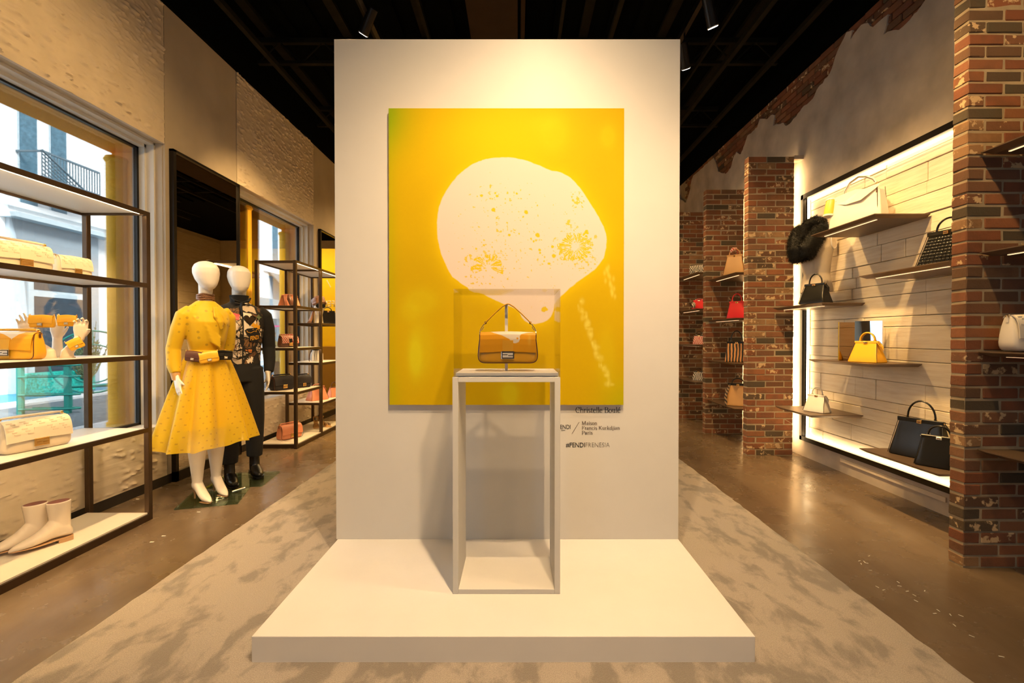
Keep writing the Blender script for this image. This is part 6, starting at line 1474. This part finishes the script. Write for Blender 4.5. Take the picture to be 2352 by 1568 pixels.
MB().tube(ring_((0, .25, .95), .48, R(-12)), .016, 8, closed=True).build('back_loop', 'teal_metal', e, smooth=True)
MB().tube(ring_((0, -.1, .42), .52, R(84)), .022, 8, closed=True).build('seat_ring', 'teal_metal', e, smooth=True)
for s_ in (-.45, 0, .45): MB().tube([(s_, .3, .2), (s_ * .8, -.5, .40)], .012, 6).build('seat_slat', 'teal_metal', e)
for k in range(7):
    a = k * PI / 6; MB().tube([Vector((.48 * math.cos(a), .22, .95 + .48 * math.sin(a))), Vector((.78 * math.cos(a), .16, 1.0 + .78 * math.sin(a)))], .012, 6).build('spoke', 'teal_metal', e)
MB().tube([(-.45, .3, .3), (-.45, .2, .02), (-.35, -.5, .02), (-.35, -.45, .4)], .02, 6).build('leg', 'teal_metal', e); MB().tube([(.45, .3, .3), (.45, .2, .02), (.35, -.5, .02), (.35, -.45, .4)], .02, 6).build('leg', 'teal_metal', e)
e = empty('bar_frame', 'teal tube frame with rounded rungs on the near pavement', 'street furniture', (-9.9, 9.8, GZ), R(8))
for x in (-.5, .38): MB().box((x - .045, -.045, 0), (x + .045, .045, 1.42)).build('post', 'teal_metal', e)
for z in (1.36, 1.02, .78, .40, .10):
    MB().tube([(-.5, -.05, z), (.3, -.05, z), (.5, -.04, z), (.58, .05, z), (.52, .14, z), (.3, .16, z), (-.4, .16, z)], .020, 8).build('rung', 'teal_metal', e, smooth=True)
e = empty('sign_frame', 'bright pink metal frame on the far pavement behind the walking man', 'frame', (-12.6, 24.5, GZ))
MB().box((-.5, -.04, 0), (-.42, .04, 2.2)).box((.42, -.04, 0), (.5, .04, 2.2)).box((-.5, -.04, 2.12), (.5, .04, 2.2)).box((-.5, -.04, .9), (.5, .04, .97)).build('frame_bar', 'pink_paint', e)

# walking man outside
PM = empty('person', 'man in olive jacket and sunglasses holding a cup on the street outside', 'person', (-7.62, 14.5, GZ + .03), R(12))
m = MB()
m.loft([ell(0, -.03, 1.50, .045, .05), ell(0, -.022, 1.545, .062, .078), ell(0, -.012, 1.60, .072, .092), ell(0, 0, 1.66, .077, .098), ell(0, .005, 1.71, .070, .09), ell(0, .005, 1.745, .035, .05)])
m.loft([ell(0, .01, 1.40, .06, .06), ell(0, .01, 1.50, .055, .058), ell(0, 0, 1.56, .05, .055)])
m.sphere((0, -.105, 1.61), (.013, .02, .02), 8, 6); m.sphere((0, -.088, 1.555), (.022, .012, .008), 8, 6)
for s_ in (-1, 1): m.sphere((s_ * .078, .005, 1.615), (.010, .018, .028), 8, 6)
m.loft([ell(0, 0, .85, .16, .11), ell(0, 0, 1.0, .155, .11), ell(0, 0, 1.2, .17, .12), ell(0, 0, 1.35, .20, .115), ell(0, 0, 1.43, .12, .07)])
armR = [(-.20, 0, 1.37), (-.25, .03, 1.20), (-.25, .02, 1.08), (-.17, -.14, 1.10), (-.10, -.22, 1.14)]; armL = [(.20, 0, 1.37), (.25, .02, 1.18), (.265, .03, 1.06), (.26, .0, .92), (.25, -.03, .82)]
for arm in (armR, armL): limb(m, arm, [.055, .045, .040, .032, .026])
hand_parts(m, armR[-1], (1, -.3, .15), (0, -1, 0), .95, .5, 1, .05, .5); hand_parts(m, armL[-1], (0, -.1, -1), (-1, 0, 0), .95, .2, 1, .05, .4)
for s_, fy in ((-1, -.06), (1, .08)): limb(m, [(s_ * .09, 0, .90), (s_ * .10, fy * .4, .68), (s_ * .10, fy * .7, .48), (s_ * .10, fy, .28), (s_ * .10, fy, .08)], [.085, .075, .058, .05, .04])
link_mesh(remesh(m.mesh('p'), .0085, 2), 'body', 'skin', PM)
m = MB(); m.loft([ell(0, 0, .82, .195, .145, 28), ell(0, 0, 1.0, .19, .14, 28), ell(0, 0, 1.2, .205, .145, 28), ell(0, 0, 1.34, .225, .135, 28), ell(0, .005, 1.42, .15, .10, 28), ell(0, .01, 1.46, .08, .08, 28)])
m.tube([Vector(p) for p in armR[:4]], [.075, .066, .06, .048], 16); m.tube([Vector(p) for p in armL[:4]], [.075, .066, .06, .048], 16)
link_mesh(remesh(m.mesh('j'), .011, 2), 'jacket', 'olive_cloth', PM)
MB().loft([ell(0, -.035, .84, .09, .125, 20), ell(0, -.035, 1.1, .085, .122, 20), ell(0, -.03, 1.35, .07, .115, 20), ell(0, -.01, 1.44, .055, .08, 20)]).build('shirt', 'denim_shirt', PM, smooth=True)
m = MB(); m.loft([ell(0, 0, .82, .165, .12, 24), ell(0, 0, .95, .16, .115, 24)])
for s_, fy in ((-1, -.06), (1, .08)): m.tube([(s_ * .09, 0, .90), (s_ * .10, fy * .4, .68), (s_ * .10, fy * .7, .48), (s_ * .10, fy, .28), (s_ * .10, fy, .09)], [.10, .095, .085, .08, .085], 18)
link_mesh(remesh(m.mesh('j'), .011, 2), 'trousers', 'grey_trousers', PM)
MB().loft([ell(0, .02, 1.66, .080, .085, 20), ell(0, .012, 1.70, .080, .098, 20), ell(0, .008, 1.74, .06, .08, 20), ell(0, .008, 1.76, .02, .03, 20)]).build('hair', 'hair_dark', PM, smooth=True)
MB().box((-.078, -.108, 1.625), (-.008, -.092, 1.66), ch=.006).box((.008, -.108, 1.625), (.078, -.092, 1.66), ch=.006).box((-.02, -.108, 1.645), (.02, -.10, 1.655)).box((-.082, -.1, 1.645), (-.077, .01, 1.655)).box((.077, -.1, 1.645), (.082, .01, 1.655)).build('glasses', 'leather_black', PM)
for s_, fy in ((-1, -.06), (1, .08)):
    m = MB().tube([(s_ * .10, fy - .19, .03), (s_ * .10, fy - .15, .04), (s_ * .10, fy - .06, .055), (s_ * .10, fy + .02, .07), (s_ * .10, fy + .08, .05)], [.02, .038, .045, .045, .03], 12); m.v = [(x, y, max(z, 0.0)) for x, y, z in m.v]; m.build('shoe', 'leather_black', PM, smooth=True)
p = wloc(-.03, -.27, 1.10, PM); tag(MB().loft([ell(0, 0, 0, .028, .028, 16), ell(0, 0, .10, .038, .038, 16), ell(0, 0, .105, .040, .040, 16), ell(0, 0, .115, .036, .036, 16)]).build('paper_cup', 'ink_white', loc=p, smooth=30), 'white paper cup held by the man outside', 'cup')
